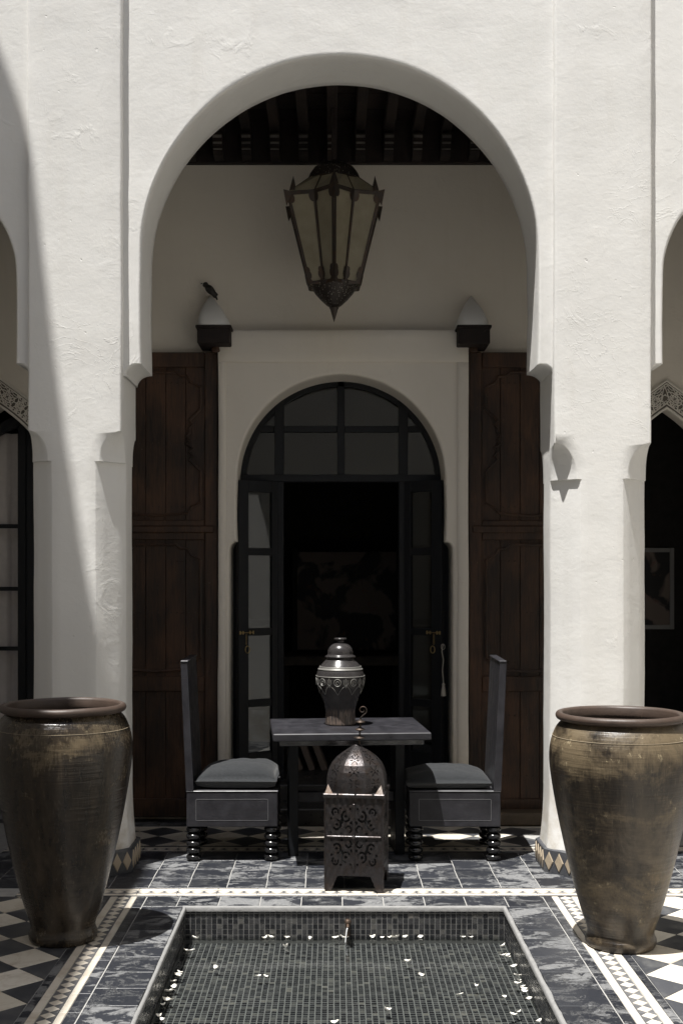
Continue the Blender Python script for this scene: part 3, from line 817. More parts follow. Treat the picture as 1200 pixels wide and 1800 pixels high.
# painting and ledge in the centre room
pt = thing('painting', 'large dark brown floral painting inside the central doorway', 'painting', (.115, 11.0, .95))
MB().box(-.32, .55, 10.97, 11.0, .96, 1.825).build('canvas', M_painting, pt)
MB().box(-.36, -.322, 10.95, 11.0, .92, 1.865, .005).build('frame_bar', M_room, pt); MB().box(.552, .59, 10.95, 11.0, .92, 1.865, .005).build('frame_bar', M_room, pt)
cons = thing('console_ledge', 'low brown ledge under the floral painting', 'ledge', (.05, 10.9, .22))
MB().box(-.50, .62, 10.55, 11.2, .85, .93, .006).build('ledge_top', M_stone, cons)
MB().box(-.46, -.38, 10.6, 11.1, .22, .85).build('leg', M_room, cons); MB().box(.50, .58, 10.6, 11.1, .22, .85).build('leg', M_room, cons)
for k, (px, lab) in enumerate(((520, 'leftmost pale brown board leaning under the black table'), (541, 'middle pale brown board leaning under the black table'), (563, 'rightmost pale brown board leaning under the black table'))):
    a = P(px, 1362, 8.9); t_ = -.36
    m = MB().box(-.022, .022, -.12, .12, 0, .25, .004); m.xform(Matrix.Translation((a[0]+.03, 9.05, .22)) @ Matrix.Rotation(t_, 4, 'Y'))
    o = m.build('leaning_board', M_book); tag(o, lab, 'board', 'boards leaning in the dark doorway')
# framed picture in the right room
fp = thing('framed_picture', 'picture in a pale grey frame on the dark wall seen through the right arch', 'picture', (2.45, 9.9, 1.15))
xr = P(1183, 0, 9.9)[0]; xl = xr-.42; zt = P(0, 963, 9.9)[2]; zb = P(0, 1106, 9.9)[2]
for a in ((xl, xl+.035, zb, zt), (xr-.035, xr, zb, zt)): MB().box(a[0], a[1], 9.88, 9.91, a[2], a[3], .003).build('frame_bar', M_frame, fp)
for a in ((xl+.035, xr-.035, zb, zb+.035), (xl+.035, xr-.035, zt-.035, zt)): MB().box(a[0], a[1], 9.88, 9.91, a[2], a[3], .003).build('frame_bar', M_frame, fp)
MB().box(xl+.035, xr-.035, 9.893, 9.905, zb+.035, zt-.035).build('picture_sheet', M_painting, fp)
MB().box(1.55, 3.2, 9.915, 10.0, .2, 4.4).build('picture_wall', M_room, rm)

# left pointed door with curtain
ld = thing('pointed_glass_door', 'black barred glass door with pale curtain under the left carved arch', 'door', (-2.38, 8.45, 0))
LX0, LX1 = -2.74, P(48, 0, 8.46)[0]
zt_ = lambda x: 2.715-1.85*(LX1-x)**2
f = MB(); f.box(P(33, 0, 8.46)[0], LX1-.002, 8.44, 8.48, .03, zt_(LX1)-.01, .003); f.build('stile', M_iron, ld)
f = MB(); f.box(LX1+.002, P(64, 0, 8.46)[0], 8.43, 8.50, .03, 2.8, .003); f.build('door_post', M_iron, ld)
f = MB(); f.box(LX0, LX0+.06, 8.44, 8.48, .03, zt_(LX0), .003); f.build('stile', M_iron, ld)
n = 16; top = [(LX0+(LX1-LX0)*k/n, zt_(LX0+(LX1-LX0)*k/n)) for k in range(n+1)]
f = MB(); f.grid([[(x, 8.437, z) for x, z in top], [(x, 8.437, z-.075) for x, z in top], [(x, 8.483, z-.075) for x, z in top], [(x, 8.483, z) for x, z in top]], close_v=True); f.build('top_rail', M_iron, ld)
for py in (925, 1035, 1140):
    z = P(0, py, 8.46)[2]; MB().box(LX0+.06, P(33, 0, 8.46)[0], 8.45, 8.475, z-.014, z+.014, .002).build('muntin', M_iron, ld)
MB().box(LX0+.06, P(33, 0, 8.46)[0], 8.45, 8.475, .03, .35, .002).build('kick_panel', M_iron, ld)
cu = [[(LX0+.0+(.75)*k/60, 8.53+.016*math.sin(k*.62)+.008*math.sin(k*1.7), z) for k in range(61)] for z in (.1, .8, 1.5, 2.2, 2.6)]
c = MB(); c.grid(cu); o = c.build('curtain', M_cloth, smooth=180); tag(o, 'pale grey curtain hanging behind the left barred glass door', 'curtain')

# ------------------------------------------------------------------ floor
PX0, PX1, PY1, PY0 = -.73, .838, 6.10, 2.3     # pool opening
fl = MB()
for (a, b, c_, d) in ((-2.9, PX0-.02, -3, 8.7), (PX1+.02, 3.05, -3, 8.7), (PX0-.02, PX1+.02, PY1+.02, 8.7), (PX0-.02, PX1+.02, -3, PY0-.02)):
    fl.box(a, b, c_, d, -.40, -.0035)
floor = struct(fl.build('floor', M_grout))
cache = {}
def clip(poly, x0, x1, y0, y1):
    def cut(ps, f, g):
        out = []
        for i in range(len(ps)):
            a, b = ps[i-1], ps[i]; fa, fb = f(a), f(b)
            if fb >= 0:
                if fa < 0: out.append(g(a, b, fa, fb))
                out.append(b)
            elif fa >= 0: out.append(g(a, b, fa, fb))
        return out
    g = lambda a, b, fa, fb: (a[0]+(b[0]-a[0])*fa/(fa-fb), a[1]+(b[1]-a[1])*fa/(fa-fb))
    for f in (lambda p: p[0]-x0, lambda p: x1-p[0], lambda p: p[1]-y0, lambda p: y1-p[1]):
        poly = cut(poly, f, g)
        if len(poly) < 3: return []
    return poly
def tile(name, poly, m, gap=.0025, h=0.0):
    """one floor tile from a world polygon: bevelled prism, mesh shared between tiles of one outline"""
    cxp = sum(p[0] for p in poly)/len(poly); cyp = sum(p[1] for p in poly)/len(poly)
    loc = [(p[0]-cxp, p[1]-cyp) for p in poly]
    area = abs(sum(loc[i-1][0]*loc[i][1]-loc[i][0]*loc[i-1][1] for i in range(len(loc))))/2
    if area < .00035: return
    key = (name, m.name, gap, tuple((round(a, 3), round(b, 3)) for a, b in loc))
    if key not in cache:
        def ins(d):
            out = []; n = len(loc); sgn = 1 if sum(loc[i-1][0]*loc[i][1]-loc[i][0]*loc[i-1][1] for i in range(n)) > 0 else -1
            for i in range(n):
                a, b, c_ = Vector(loc[i-1]), Vector(loc[i]), Vector(loc[(i+1) % n])
                e1 = (b-a).normalized(); e2 = (c_-b).normalized()
                n1 = Vector((-e1.y, e1.x))*sgn; n2 = Vector((-e2.y, e2.x))*sgn
                k = (n1+n2); k = k/max(.35, k.length_squared)*2
                out.append(tuple(b+k*d))
            return out
        a, b = ins(gap), ins(gap+.0018); n = len(a); mb = MB()
        mb.add([(x, y, -.006) for x, y in a]+[(x, y, -.0018) for x, y in a]+[(x, y, 0) for x, y in b],
               [tuple(range(2*n, 3*n))]+[(i, (i+1) % n, n+(i+1) % n, n+i) for i in range(n)]+[(n+i, n+(i+1) % n, 2*n+(i+1) % n, 2*n+i) for i in range(n)])
        me = mb.mesh(name); me.materials.append(m); cache[key] = me
    o = link(name, cache[key], None, floor, local=True)
    o.location = (cxp, cyp, h+random.uniform(0, .0012)); o.rotation_euler = (random.gauss(0, .0022), random.gauss(0, .0022), random.gauss(0, .003))
    return o
R4 = lambda a, b, c_, d: [(a, c_), (b, c_), (b, d), (a, d)]
T = .205
# slate rows between arcade and gallery
for r in range(4):
    y = 6.475+r*.203
    for k in range(-14, 15):
        x = CX+.02+k*T+(.0 if r % 2 else .003); a, b = max(x, -2.84), min(x+T, 2.97)
        if b-a > .03: tile('slate_tile', R4(a, b, y, y+.203), M_slate, .0028)
# coping
for k in range(-5, 6):
    x = CX+.01+k*T; a, b = max(x, -.945), min(x+T, 1.06)
    if b-a > .02: tile('slate_tile', R4(a, b, 6.112, 6.305), M_slate, .0028)
for k in range(19):
    y1 = 6.110-k*.2; y0 = y1-.2
    if y0 < 2.4: break
    tile('slate_tile', R4(-.945, -.739, y0, y1), M_slate, .0028); tile('slate_tile', R4(.850, 1.06, y0, y1), M_slate, .0028)
# inlaid borders
def border(axis, a0, a1, strips, mod=.21, nd=3, sgn=1, start=0):
    """strips: list of (kind, lo, hi) across; run along axis from a0 to a1"""
    n = max(1, round((a1-a0)/mod)); m_ = (a1-a0)/n
    rect = (lambda u0, u1, v0, v1: R4(u0, u1, v0, v1)) if axis == 'x' else (lambda u0, u1, v0, v1: R4(v0, v1, u0, u1))
    for k in range(n):
        u0 = a0+k*m_; u1 = u0+m_
        for kind, lo, hi in strips:
            if kind == 's': tile('slate_strip', rect(u0, u1, lo, hi), M_slate, .0012)
            if kind == 'w': tile('ivory_strip', rect(u0, u1, lo, hi), M_white, .001)
            if kind == 'd':
                tile('inlay_ground', rect(u0, u1, lo, hi), M_grey, .0005, -.0012)
                for q in range(nd):
                    c0 = u0+m_*(q+.5)/nd; cc = (lo+hi)/2; hu = m_/nd/2*.94; hv = (hi-lo)/2*.94
                    pts = [(c0-hu, cc), (c0, cc-hv), (c0+hu, cc), (c0, cc+hv)]
                    if axis == 'y': pts = [(b, a) for a, b in pts]
                    tile('inlay_diamond', pts, M_white, .0008, .0012)
border('y', 3.4, 6.300, [('s', -.995, -.947), ('w', -1.026, -.995), ('d', -1.092, -1.028), ('w', -1.130, -1.094), ('s', -1.167, -1.131)])
border('y', 3.4, 6.300, [('s', 1.062, 1.105), ('w', 1.105, 1.138), ('d', 1.140, 1.204), ('w', 1.206, 1.240), ('s', 1.241, 1.277)])
border('x', -1.62, 1.86, [('s', 6.307, 6.325), ('w', 6.325, 6.358), ('d', 6.360, 6.420), ('w', 6.422, 6.455), ('s', 6.456, 6.474)])
border('x', -1.95, 2.16, [('s', 7.288, 7.325), ('w', 7.325, 7.348), ('d', 7.350, 7.410), ('w', 7.412, 7.435), ('s', 7.436, 7.470)])
border('x', -1.95, 2.16, [('w', 8.01, 8.03), ('s', 8.03, 8.16)])
# checkerboards laid on the diagonal
D = .28
def checker(ox, oy, sx, x0, x1, y0, y1, first_cream=True):
    h = D/2
    for i in range(-2, 26):
        cx_ = ox+sx*(h+i*h)
        if cx_ < x0-h or cx_ > x1+h: continue
        for j in range(-30, 31):
            if (i+j) % 2: continue
            cy_ = oy+j*h
            p = clip([(cx_-h, cy_), (cx_, cy_-h), (cx_+h, cy_), (cx_, cy_+h)], x0, x1, y0, y1)
            if p: tile('cream_tile' if i % 2 == 0 else 'black_tile', p, M_cream if i % 2 == 0 else M_blackt, .0016)
checker(-1.167, 5.297, -1, -2.30, -1.168, 3.6, 6.302)
checker(1.277, 5.08, 1, 1.278, 2.45, 3.6, 6.302)
h = D/2
for i in range(-12, 14):
    for j in range(-3, 4):
        if (i+j) % 2: continue
        cx_, cy_ = -.67+i*h, 7.74+j*h
        p = clip([(cx_-h, cy_), (cx_, cy_-h), (cx_+h, cy_), (cx_, cy_+h)], -1.95, 2.16, 7.472, 8.008)
        if p: tile('cream_tile' if j % 2 == 0 else 'black_tile', p, M_cream if j % 2 == 0 else M_blackt, .0016)
# plain tiled field further back and to the sides
MB().box(-2.84, 2.97, 8.16, 8.28, -.01, -.001).build('slate_skirt', M_slate, floor)

# ------------------------------------------------------------------ pool
ZF, ZW = -.178, -.145
basin = MB()
basin.box(PX0-.05, PX1+.05, PY0-.05, PY1+.05, ZF-.07, ZF-.001)
for (a, b, c_, d) in ((PX0-.019, PX0-.001, PY0, PY1), (PX1+.001, PX1+.019, PY0, PY1), (PX0-.019, PX1+.019, PY1+.001, PY1+.019), (PX0-.019, PX1+.019, PY0-.019, PY0-.001)):
    basin.box(a, b, c_, d, ZF-.06, -.006)
pool = struct(basin.build('pool_basin', simple('dark_pool_grout', (.135, .134, .13), .8)))
# lumpy pale rim along the opening
rim = MB()
def rimstrip(p, q, nx, ny, w0):
    n = int(math.dist(p, q)/.02); rows = [[], [], [], [], []]
    for k in range(n+1):
        t = k/n; x = p[0]+(q[0]-p[0])*t; y = p[1]+(q[1]-p[1])*t
        j = noise.noise(Vector((x*7.3, y*7.7, 1)))*.7+noise.noise(Vector((x*55, y*55, 1)))*.3
        w_ = w0*(1+j*.7); jj = j*.002
        for r, (o, z) in zip(rows, ((-.006, -.02), (-.007+jj, -.002), (-.002+jj, .0035), (w_*.7, .0040+jj*.4), (w_, -.002))): r.append((x+nx*o, y+ny*o, z))
    rim.grid(rows)
rimstrip((PX0, PY0), (PX0, PY1+.01), -1, 0, .009); rimstrip((PX1, PY0), (PX1, PY1+.01), 1, 0, .014); rimstrip((PX0-.01, PY1), (PX1+.01, PY1), 0, 1, .018)
rim.build('plaster_rim', simple('pale_rim_plaster', (.23, .229, .225), .85, 0, 40, .003, .3), pool, smooth=60)
S = .0261
def mosa(mb, c, u, v, nrm, s=.0228):
    """small glass tile at c spanned by u, v with outward normal nrm, slightly tilted"""
    c, u, v, nn = Vector(c), Vector(u), Vector(v), Vector(nrm)
    nn2 = (nn+u*random.gauss(0, .02)+v*random.gauss(0, .02)).normalized(); h_ = .003
    a = s/2*random.uniform(.95, 1.0); b = a-.0005; vs = []
    for d, k in ((a, 0), (b, h_)):
        for i, j in ((-1, -1), (1, -1), (1, 1), (-1, 1)):
            o = u*i*d+v*j*d*(.90 if nn.z > .5 else 1); vs.append(tuple(c+o+nn*(k-(nn2-nn).dot(o)*(1 if k else 0))-nn*.0028))
    mb.add(vs, [(4, 5, 6, 7), (0, 1, 5, 4), (1, 2, 6, 5), (2, 3, 7, 6), (3, 0, 4, 7)])
cand = []
nxp = int((PX1-PX0)/S); ox = PX0+((PX1-PX0)-nxp*S)/2+S/2
for i in range(nxp):
    j = 0
    while PY1-S/2-j*S > 4.2: cand.append(((ox+i*S, PY1-S/2-j*S+random.gauss(0, .0004), ZF), (1, 0, 0), (0, 1, 0), (0, 0, 1))); j += 1
    for r in range(6): cand.append(((ox+i*S, PY1, -.018-r*S), (1, 0, 0), (0, 0, 1), (0, -1, 0)))
j = 0
while PY1-S/2-j*S > 4.2:
    y = PY1-S/2-j*S
    for r in range(6):
        cand.append(((PX0, y, -.018-r*S), (0, 1, 0), (0, 0, 1), (1, 0, 0))); cand.append(((PX1, y, -.018-r*S), (0, 1, 0), (0, 0, 1), (-1, 0, 0)))
    j += 1
def inview(c):
    if c[1] < 4.3: return False
    py = 1005+(1.65-c[2])*2180/c[1]; px = 586+c[0]*2180/c[1]; return py < 1800 and 0 < px < 1200
near_ = sorted([c for c in cand if inview(c[0]) and c[3][2] == 1], key=lambda c: c[0][1])[:300]
nid = set(id(c) for c in near_)
rest = MB()
for c in cand:
    if id(c) in nid:
        m = MB(); mosa(m, (0, 0, 0), c[1], c[2], c[3]); me = m.mesh('mosaic_tile'); me.materials.append(M_mosaic)
        o = link('mosaic_tile', me, None, pool, local=True); o.location = c[0]
    else: mosa(rest, *c)
def mesh_raw(mb, name, m, parent):
    me = bpy.data.meshes.new(name); me.from_pydata(mb.v, [], mb.f); me.update(); return link(name, me, m, parent)
stuff(mesh_raw(rest, 'mosaic_field', M_mosaic, pool))
MB().box(PX0, PX1, PY0, 4.2, ZF-.004, ZF).build('basin_bottom', simple('dark_basin', (.04, .04, .042), .4), pool)
wv = MB(); wv.grid([[(PX0+.001+(PX1-PX0-.002)*i/40, PY0+(PY1-PY0-.002)*j/90, ZW) for i in range(41)] for j in range(91)])
me = bpy.data.meshes.new('water'); me.from_pydata(wv.v, [], wv.f); me.update(); struct(link('water', me, M_water))
# spout and jet
sx_, sz_ = P(611, 0, 6.05)[0], P(0, 1622, 6.07)[2]
sp = thing('water_spout', 'small brass spout on the tiled back wall of the pool', 'spout', (sx_, 6.1, sz_))
s = MB(); s.tube([(sx_, 6.105, sz_-.0), (sx_, 6.06, sz_+.004), (sx_, 6.035, sz_+.002), (sx_, 6.022, sz_-.012)], .009, 10)
s.lathe([(.001, .018), (.010, .016), (.017, .008), (.018, 0), (.012, -.008), (.001, -.010)], 14, (sx_, 6.045, sz_+.008)); s.build('spout_pipe', M_bronze, sp, smooth=40)
s = MB(); s.box(sx_-.013, sx_+.013, 6.082, 6.099, sz_-.075, sz_+.006, .005); s.build('spout_plate', M_bronze, sp)
s = MB(); s.tube([(sx_-.002-.010*t, 6.018-.012*t, sz_-.012-(sz_-.012-ZW)*t**1.6) for t in [k/10 for k in range(11)]], .0035, 6, .0025)
j = s.build('water_jet', simple('jet_water', (.75, .77, .78), .1), sp)
# petals
def petal_mesh(v):
    random.seed(v+50); rows = []; ck = random.uniform(.3, 1.0)
    L_, W_ = random.uniform(.012, .018), random.uniform(.008, .012)
    for i in range(9):
        t = i/8; ww = W_*math.sin(PI*min(1, t**.8*.97+.02)); r = []
        for k in range(7):
            q = k/6*2-1; r.append(((t-.5)*2*L_, q*ww+.002*math.sin(5*t+v), .002+.004*(q*q)*random.uniform(.6, 1.1)+.006*(t-.5)**2*4*ck))
        rows.append(r)
    m = MB(); m.grid(rows); m.grid([[(x, y, z-.0012) for x, y, z in r] for r in rows]); me = m.mesh('petal', 180); me.materials.append(M_petal); return me
pms = [petal_mesh(k) for k in range(6)]
random.seed(21)
backrow = [(325, 250), (715, 250), (745, 247), (835, 248), (965, 248), (1105, 247), (1140, 245), (1160, 247)]
leftrow = [(275, 320), (305, 318), (240, 440), (225, 455), (205, 490), (210, 520), (180, 545), (185, 590), (150, 620), (125, 680), (145, 700), (165, 592), (232, 452)]
A5 = lambda p: (240+p[0]/3.158, 1570+p[1]/3.158)
A6 = lambda p: (600+p[0]/3, 1570+p[1]/3)
back6 = [(165, 232), (215, 234), (255, 234), (275, 233), (290, 232), (333, 231), (410, 228), (637, 232), (678, 228)]
right6 = [(852, 280), (850, 330), (872, 325), (877, 338), (912, 388), (928, 435), (937, 462), (930, 477), (955, 493), (960, 507), (967, 518), (985, 557)]
lone = [(A5((828, 297)), 'white petal afloat just in front of the back row, left of the spout'), (A5((443, 413)), 'single white petal afloat in the left part of the pool'),
        (A5((677, 460)), 'left one of two white petals afloat side by side in the pool'), (A5((715, 460)), 'right one of two white petals afloat side by side in the pool'),
        (A5((1100, 718)), 'white petal cut by the bottom edge of the photo, mid pool'), (A6((348, 362)), 'white petal afloat right of the spout, farther of the pair in line'),
        (A6((418, 432)), 'white petal afloat right of the spout, nearer of the pair in line'), (A6((710, 490)), 'small pointed white petal afloat in the right half of the pool'),
        (A6((625, 533)), 'greenish white petal afloat in the right half of the pool'), (A6((855, 546)), 'white petal afloat just off the right pool wall petals'),
        (A6((932, 628)), 'upper of two touching white petals in the near right corner'), (A6((905, 640)), 'lower of two touching white petals in the near right corner'),
        (A6((1055, 672)), 'nearest white petal against the right pool wall'), (A6((240, 618)), 'curled white petal afloat near the middle front of the pool')]
def put_petal(pxy, label, group=None, big=1.0):
    Y = (1.65-ZW-.003)*2180/(pxy[1]-1005); X = (pxy[0]-586)*Y/2180
    X = min(max(X, PX0+.02), PX1-.02); Y = min(Y, PY1-.02)
    o = link('petal', random.choice(pms)); o.location = (X, Y, ZW+.001); o.rotation_euler = (random.gauss(0, .25), random.gauss(0, .2), random.uniform(-.6, .6)+(PI if random.random() < .5 else 0))
    s_ = random.uniform(.8, 1.15)*big; o.scale = (s_, s_, s_*random.uniform(1, 1.6)); tag(o, label, 'petal', group)
ORD = ['first', 'second', 'third', 'fourth', 'fifth', 'sixth', 'seventh', 'eighth', 'ninth', 'tenth', 'eleventh', 'twelfth', 'thirteenth']
for q, p in enumerate(sorted(backrow)): put_petal(A5(p), ORD[q]+' white petal from the left corner in the row along the back pool wall', 'petals along the back wall of the pool')
for q, p in enumerate(sorted(back6)): put_petal(A6(p), ORD[q]+' white petal right of the spout in the row along the back pool wall', 'petals along the back wall of the pool')
for q, p in enumerate(sorted(leftrow, key=lambda p: p[1])): put_petal(A5(p), ORD[q]+' white petal from the far corner in the clump along the left pool wall', 'petals along the left wall of the pool')
for q, p in enumerate(sorted(right6, key=lambda p: p[1])): put_petal(A6(p), ORD[q]+' white petal from the far corner in the string along the right pool wall', 'petals along the right wall of the pool')
for p, l_ in lone: put_petal(p, l_, 'petals afloat in open water')

# ------------------------------------------------------------------ big glazed jars
def jar(cx_, cy_, m, label, H=1.04, rz=0, k=1.0, seed=0):
    t = thing('clay_jar', label, 'jar', (cx_, cy_, 0), rz, 'large glazed jars beside the pool')
    pr_ = [(.0, .0), (.140, .0), (.150, .012), (.152, .035), (.143, .060), (.147, .085), (.172, .16), (.200, .26), (.228, .37), (.253, .48), (.277, .60), (.297, .72), (.3065, .80), (.306, .86), (.296, .91), (.278, .955), (.258, .980), (.250, .992)]
    def sm(pts, n=6):
        out = []
        for i in range(len(pts)-1):
            p0, p1, p2, p3 = pts[max(i-1, 0)], pts[i], pts[i+1], pts[min(i+2, len(pts)-1)]
            for q in range(n):
                s_ = q/n; out.append(tuple(.5*((2*b)+(-a+c_)*s_+(2*a-5*b+4*c_-d)*s_*s_+(-a+3*b-3*c_+d)*s_**3) for a, b, c_, d in zip(p0, p1, p2, p3)))
        return out+[pts[-1]]
    out_ = sm(pr_[1:]); out_ = [(r*k, z*H/1.04) for r, z in out_]
    inn = [(.236*k, .985*H/1.04), (.262*k, .93*H/1.04), (.285*k, .82*H/1.04), (.27*k, .62*H/1.04), (.20*k, .3*H/1.04), (.12*k, .06), (0.001, .05)]
    n = 96; rows = []
    for r, z in [(0.001, 0)]+out_:
        rows.append([(r*(1+.006*noise.noise(Vector((math.cos(a)*1.3, math.sin(a)*1.3, z*3+seed))))*math.cos(a), r*(1+.006*noise.noise(Vector((math.cos(a)*1.3+9, math.sin(a)*1.3, z*3+seed))))*math.sin(a), z) for a in [2*PI*q/n for q in range(n)]])
    b = MB(); b.grid(rows, close_u=True); b.build('jar_body', m, t, smooth=50, local=True)
    lip = []
    for q in range(15):
        a = -PI*.62+PI*1.62*q/14*1.02; lip.append(((.263+.017*math.cos(a))*k, (1.008+.017*math.sin(a))*H/1.04))
    li = MB(); rows = [[(r*math.cos(a), r*math.sin(a)*1.0, z+.0025*noise.noise(Vector((math.cos(a)*1.5, math.sin(a)*1.5, seed)))) for a in [2*PI*q/n for q in range(n)]] for r, z in [(.250*k, .985*H/1.04)]+lip+inn]
    li.grid(rows, close_u=True); li.build('jar_rim', M_jarlip, t, smooth=60, local=True)
    gr = MB()
    for z, r in ((.922, .2925),): gr.lathe([((r-.004)*k, z*H/1.04-.002), ((r+.0016)*k, z*H/1.04), ((r-.004)*k, z*H/1.04+.002)], 96, cap=False)
    gr.build('incised_line', simple('pale_incised_clay', (.22, .18, .12), .6), t, smooth=30, local=True)
    if seed == 0:
        MB().lathe([(.012, -.004), (.010, .006), (.004, .008), (.001, .006)], 10, (0, 0, 0)).xform(Matrix.Translation((.155, -.245, .875)) @ Matrix.Rotation(PI/2*.9, 4, 'X') @ Matrix.Rotation(.5, 4, 'Y')).build('glaze_chip', simple('pale_chip', (.4, .33, .22), .7), t, local=True)
    return t
jar(-1.212, 5.57, M_jarL, 'large dark olive glazed jar left of the pool, its left side in shade', 1.075, 0, 1.0, 0)
jar(1.268, 5.485, M_jarR, 'large worn tan and brown glazed jar right of the pool', 1.045, .7, 1.015, 5)

# ------------------------------------------------------------------ chairs
def ball_leg(h=.20, n=5):
    prof = [(.012, 0)]
    for k in range(n):
        z0 = h*k/n; z1 = h*(k+1)/n; zc = (z0+z1)/2
        for q in range(9):
            a = -PI/2+PI*q/8; prof.append((.014+.029*math.cos(a)**.8 if math.cos(a) > 1e-6 else .014, zc+(h/n*.47)*math.sin(a)))
    prof.append((.012, h)); return MB().lathe(prof, 28)
legme = ball_leg().mesh('leg', 35); legme.materials.append(M_blackgloss)
def chair(cx_, s, label):
    """s=-1: back on the left side, facing right"""
    t = thing('side_chair', label, 'chair', (cx_, 7.30, 0), 0, 'pair of black chairs facing each other across the table')
    hx = .2585; y0, y1 = -.25, .25
    bx = MB(); bx.box(-hx, hx, y0, y1, .20, .398, .004); b = bx.build('seat_box', M_black, t, local=True)
    MB().box(-hx-.0025, hx+.0025, y0-.0025, y1+.0025, .3985, .404, .002).build('seat_edge', M_worn_lit, t, local=True)  # pale strip, highlight from above put into the colour
    ln = MB()
    for a in ((-hx+.055, hx-.055, .355, .3575), (-hx+.055, hx-.055, .235, .237)): ln.box(a[0], a[1], y0-.0012, y0+.002, a[2], a[3])
    for a in ((-hx+.053, -hx+.0555), (hx-.0555, hx-.053)): ln.box(a[0], a[1], y0-.0012, y0+.002, .2375, .3545)
    ln.build('panel_line', simple('worn_grey_line', (.13, .13, .135), .6), t, local=True)
    xb0, xb1 = hx-.040, hx+.002; lean = .031
    poly = [(s*xb0, .405), (s*xb1, .405), (s*(xb1+lean), 1.135), (s*(xb0+lean+.004), 1.135)]
    MB().prism(poly, (y0-.003, y1+.003)).build('backrest', M_black, t, local=True)
    rim_ = MB()
    for yy in (y0-.003, y1-.005): 
        pass
    MB().box(min(s*(xb0+lean), s*(xb1+lean))-.001, max(s*(xb0+lean), s*(xb1+lean))+.001, y0-.006, y1+.006, 1.1355, 1.145, .003).build('top_rail', M_black, t, local=True)
    for ix in (-1, 1):
        for iy in (-1, 1):
            o = link('leg', legme, None, t, local=True); o.location = (ix*.222, iy*.205, 0)
    t.rotation_euler = (0, 0, math.radians(.6 if s < 0 else -1.0)); return t
chair(-.5785, -1, 'black high backed chair on the left, its tall back by the left gate leaf')
chair(.694, 1, 'black high backed chair on the right, its tall back by the right gate leaf')
def cushion(cx_, cy_, z, hx, hy, th, label, rz, slope):
    n = 40; rows = []
    for side in (1, -1):
        for i in range(n+1) if side == 1 else range(n+1):
            r = []
            u = i/n*2-1
            for j in range(n+1):
                v = j/n*2-1
                e = (max(0, 1-abs(u)**3.2)*max(0, 1-abs(v)**3.2))**.5
                cx2 = u*hx*(1+.03*abs(v)**3); cy2 = v*hy*(1+.03*abs(u)**3)
                zz = th*(.36+.64*e if side == 1 else .36-.36*e**.35)
                if side == 1: zz += slope*u*th*e*.9+(.010*noise.noise(Vector((u*2.2, v*2.2, cx_*9)))+.004*noise.noise(Vector((u*6, v*3.5, cx_*5))))*e
                r.append((cx2, cy2, zz))
            rows.append(r)
        if side == 1: top_ = rows; rows = []
    m = MB(); m.grid(top_); m.grid(rows)
    o = m.build('seat_cushion', M_cush, smooth=70); o.location = (cx_, cy_, z); o.rotation_euler = (0, 0, rz)
    bm = bmesh.new(); bm.from_mesh(o.data); bmesh.ops.remove_doubles(bm, verts=bm.verts, dist=.0008); bm.to_mesh(o.data); bm.free()
    tag(o, label, 'cushion', 'cushions on the black chairs')
cushion(-.550, 7.285, .405, .228, .215, .135, 'plump charcoal woven cushion on the left black chair', -.03, .10)
cushion(.655, 7.285, .405, .240, .215, .105, 'flatter charcoal woven cushion on the right black chair', .02, 0)

# ------------------------------------------------------------------ table
tb = thing('low_table', 'small black table between the two chairs with a lidded jar on it', 'table', (.078, 7.18, 0), math.radians(4.3))
MB().box(-.437, .437, -.36, .36, .720, .761, .005).build('table_top', M_black, tb, local=True)
MB().box(-.40, .40, -.33, .33, .690, .719, .003).build('apron', M_blackgloss, tb, local=True)
for x in (-.335, .285):
    MB().box(x, x+.055, .03, .27, 0, .689, .004).build('leg', M_iron, tb, local=True)
MB().box(-.279, .284, .10, .14, .30, .36, .004).build('stretcher', M_black, tb, local=True)

# lidded vase
vs = thing('lidded_vase', 'dark grey lidded vase with silver relief band on the black table', 'vase', (P(598, 0, 7.22)[0], 7.22, .7625))
vp = [(.086, 0), (.090, .006), (.088, .03), (.087, .07), (.091, .10), (.104, .145), (.122, .19), (.134, .225), (.1395, .262), (.139, .285), (.130, .315), (.112, .345), (.092, .368), (.080, .382), (.078, .392)]
def smooth_prof(pts, n=5):
    out = []
    for i in range(len(pts)-1):
        p0, p1, p2, p3 = pts[max(i-1, 0)], pts[i], pts[i+1], pts[min(i+2, len(pts)-1)]
        for q in range(n):
            s_ = q/n; out.append(tuple(.5*((2*b)+(-a+c_)*s_+(2*a-5*b+4*c_-d)*s_*s_+(-a+3*b-3*c_+d)*s_**3) for a, b, c_, d in zip(p0, p1, p2, p3)))
    return out+[pts[-1]]
vps = smooth_prof(vp)
MB().lathe(vps, 64).build('vase_body', M_vase, vs, smooth=50, local=True)
lid = [(.080, .386), (.088, .390), (.089, .397), (.078, .402), (.074, .410), (.073, .425), (.066, .445), (.050, .462), (.030, .472), (.022, .478), (.022, .486), (.034, .492), (.036, .498), (.030, .503), (.001, .501)]
MB().lathe(smooth_prof(lid, 3), 56).build('lid', M_vase, vs, smooth=50, local=True)
def vr(z):
    for (r0, z0), (r1, z1) in zip(vps, vps[1:]):
        if z0 <= z <= z1: return r0+(r1-r0)*(z-z0)/max(1e-6, z1-z0)
    return .1
VR = lambda th, z: ((vr(z)+.0012)*math.cos(th), (vr(z)+.0012)*math.sin(th), z)
rb = MB(); nrep = 9
for z in (.208+.075, .322, .336): rb.tube([VR(2*PI*k/64, z) for k in range(65)], .0028 if z < .3 else .0035, 6)
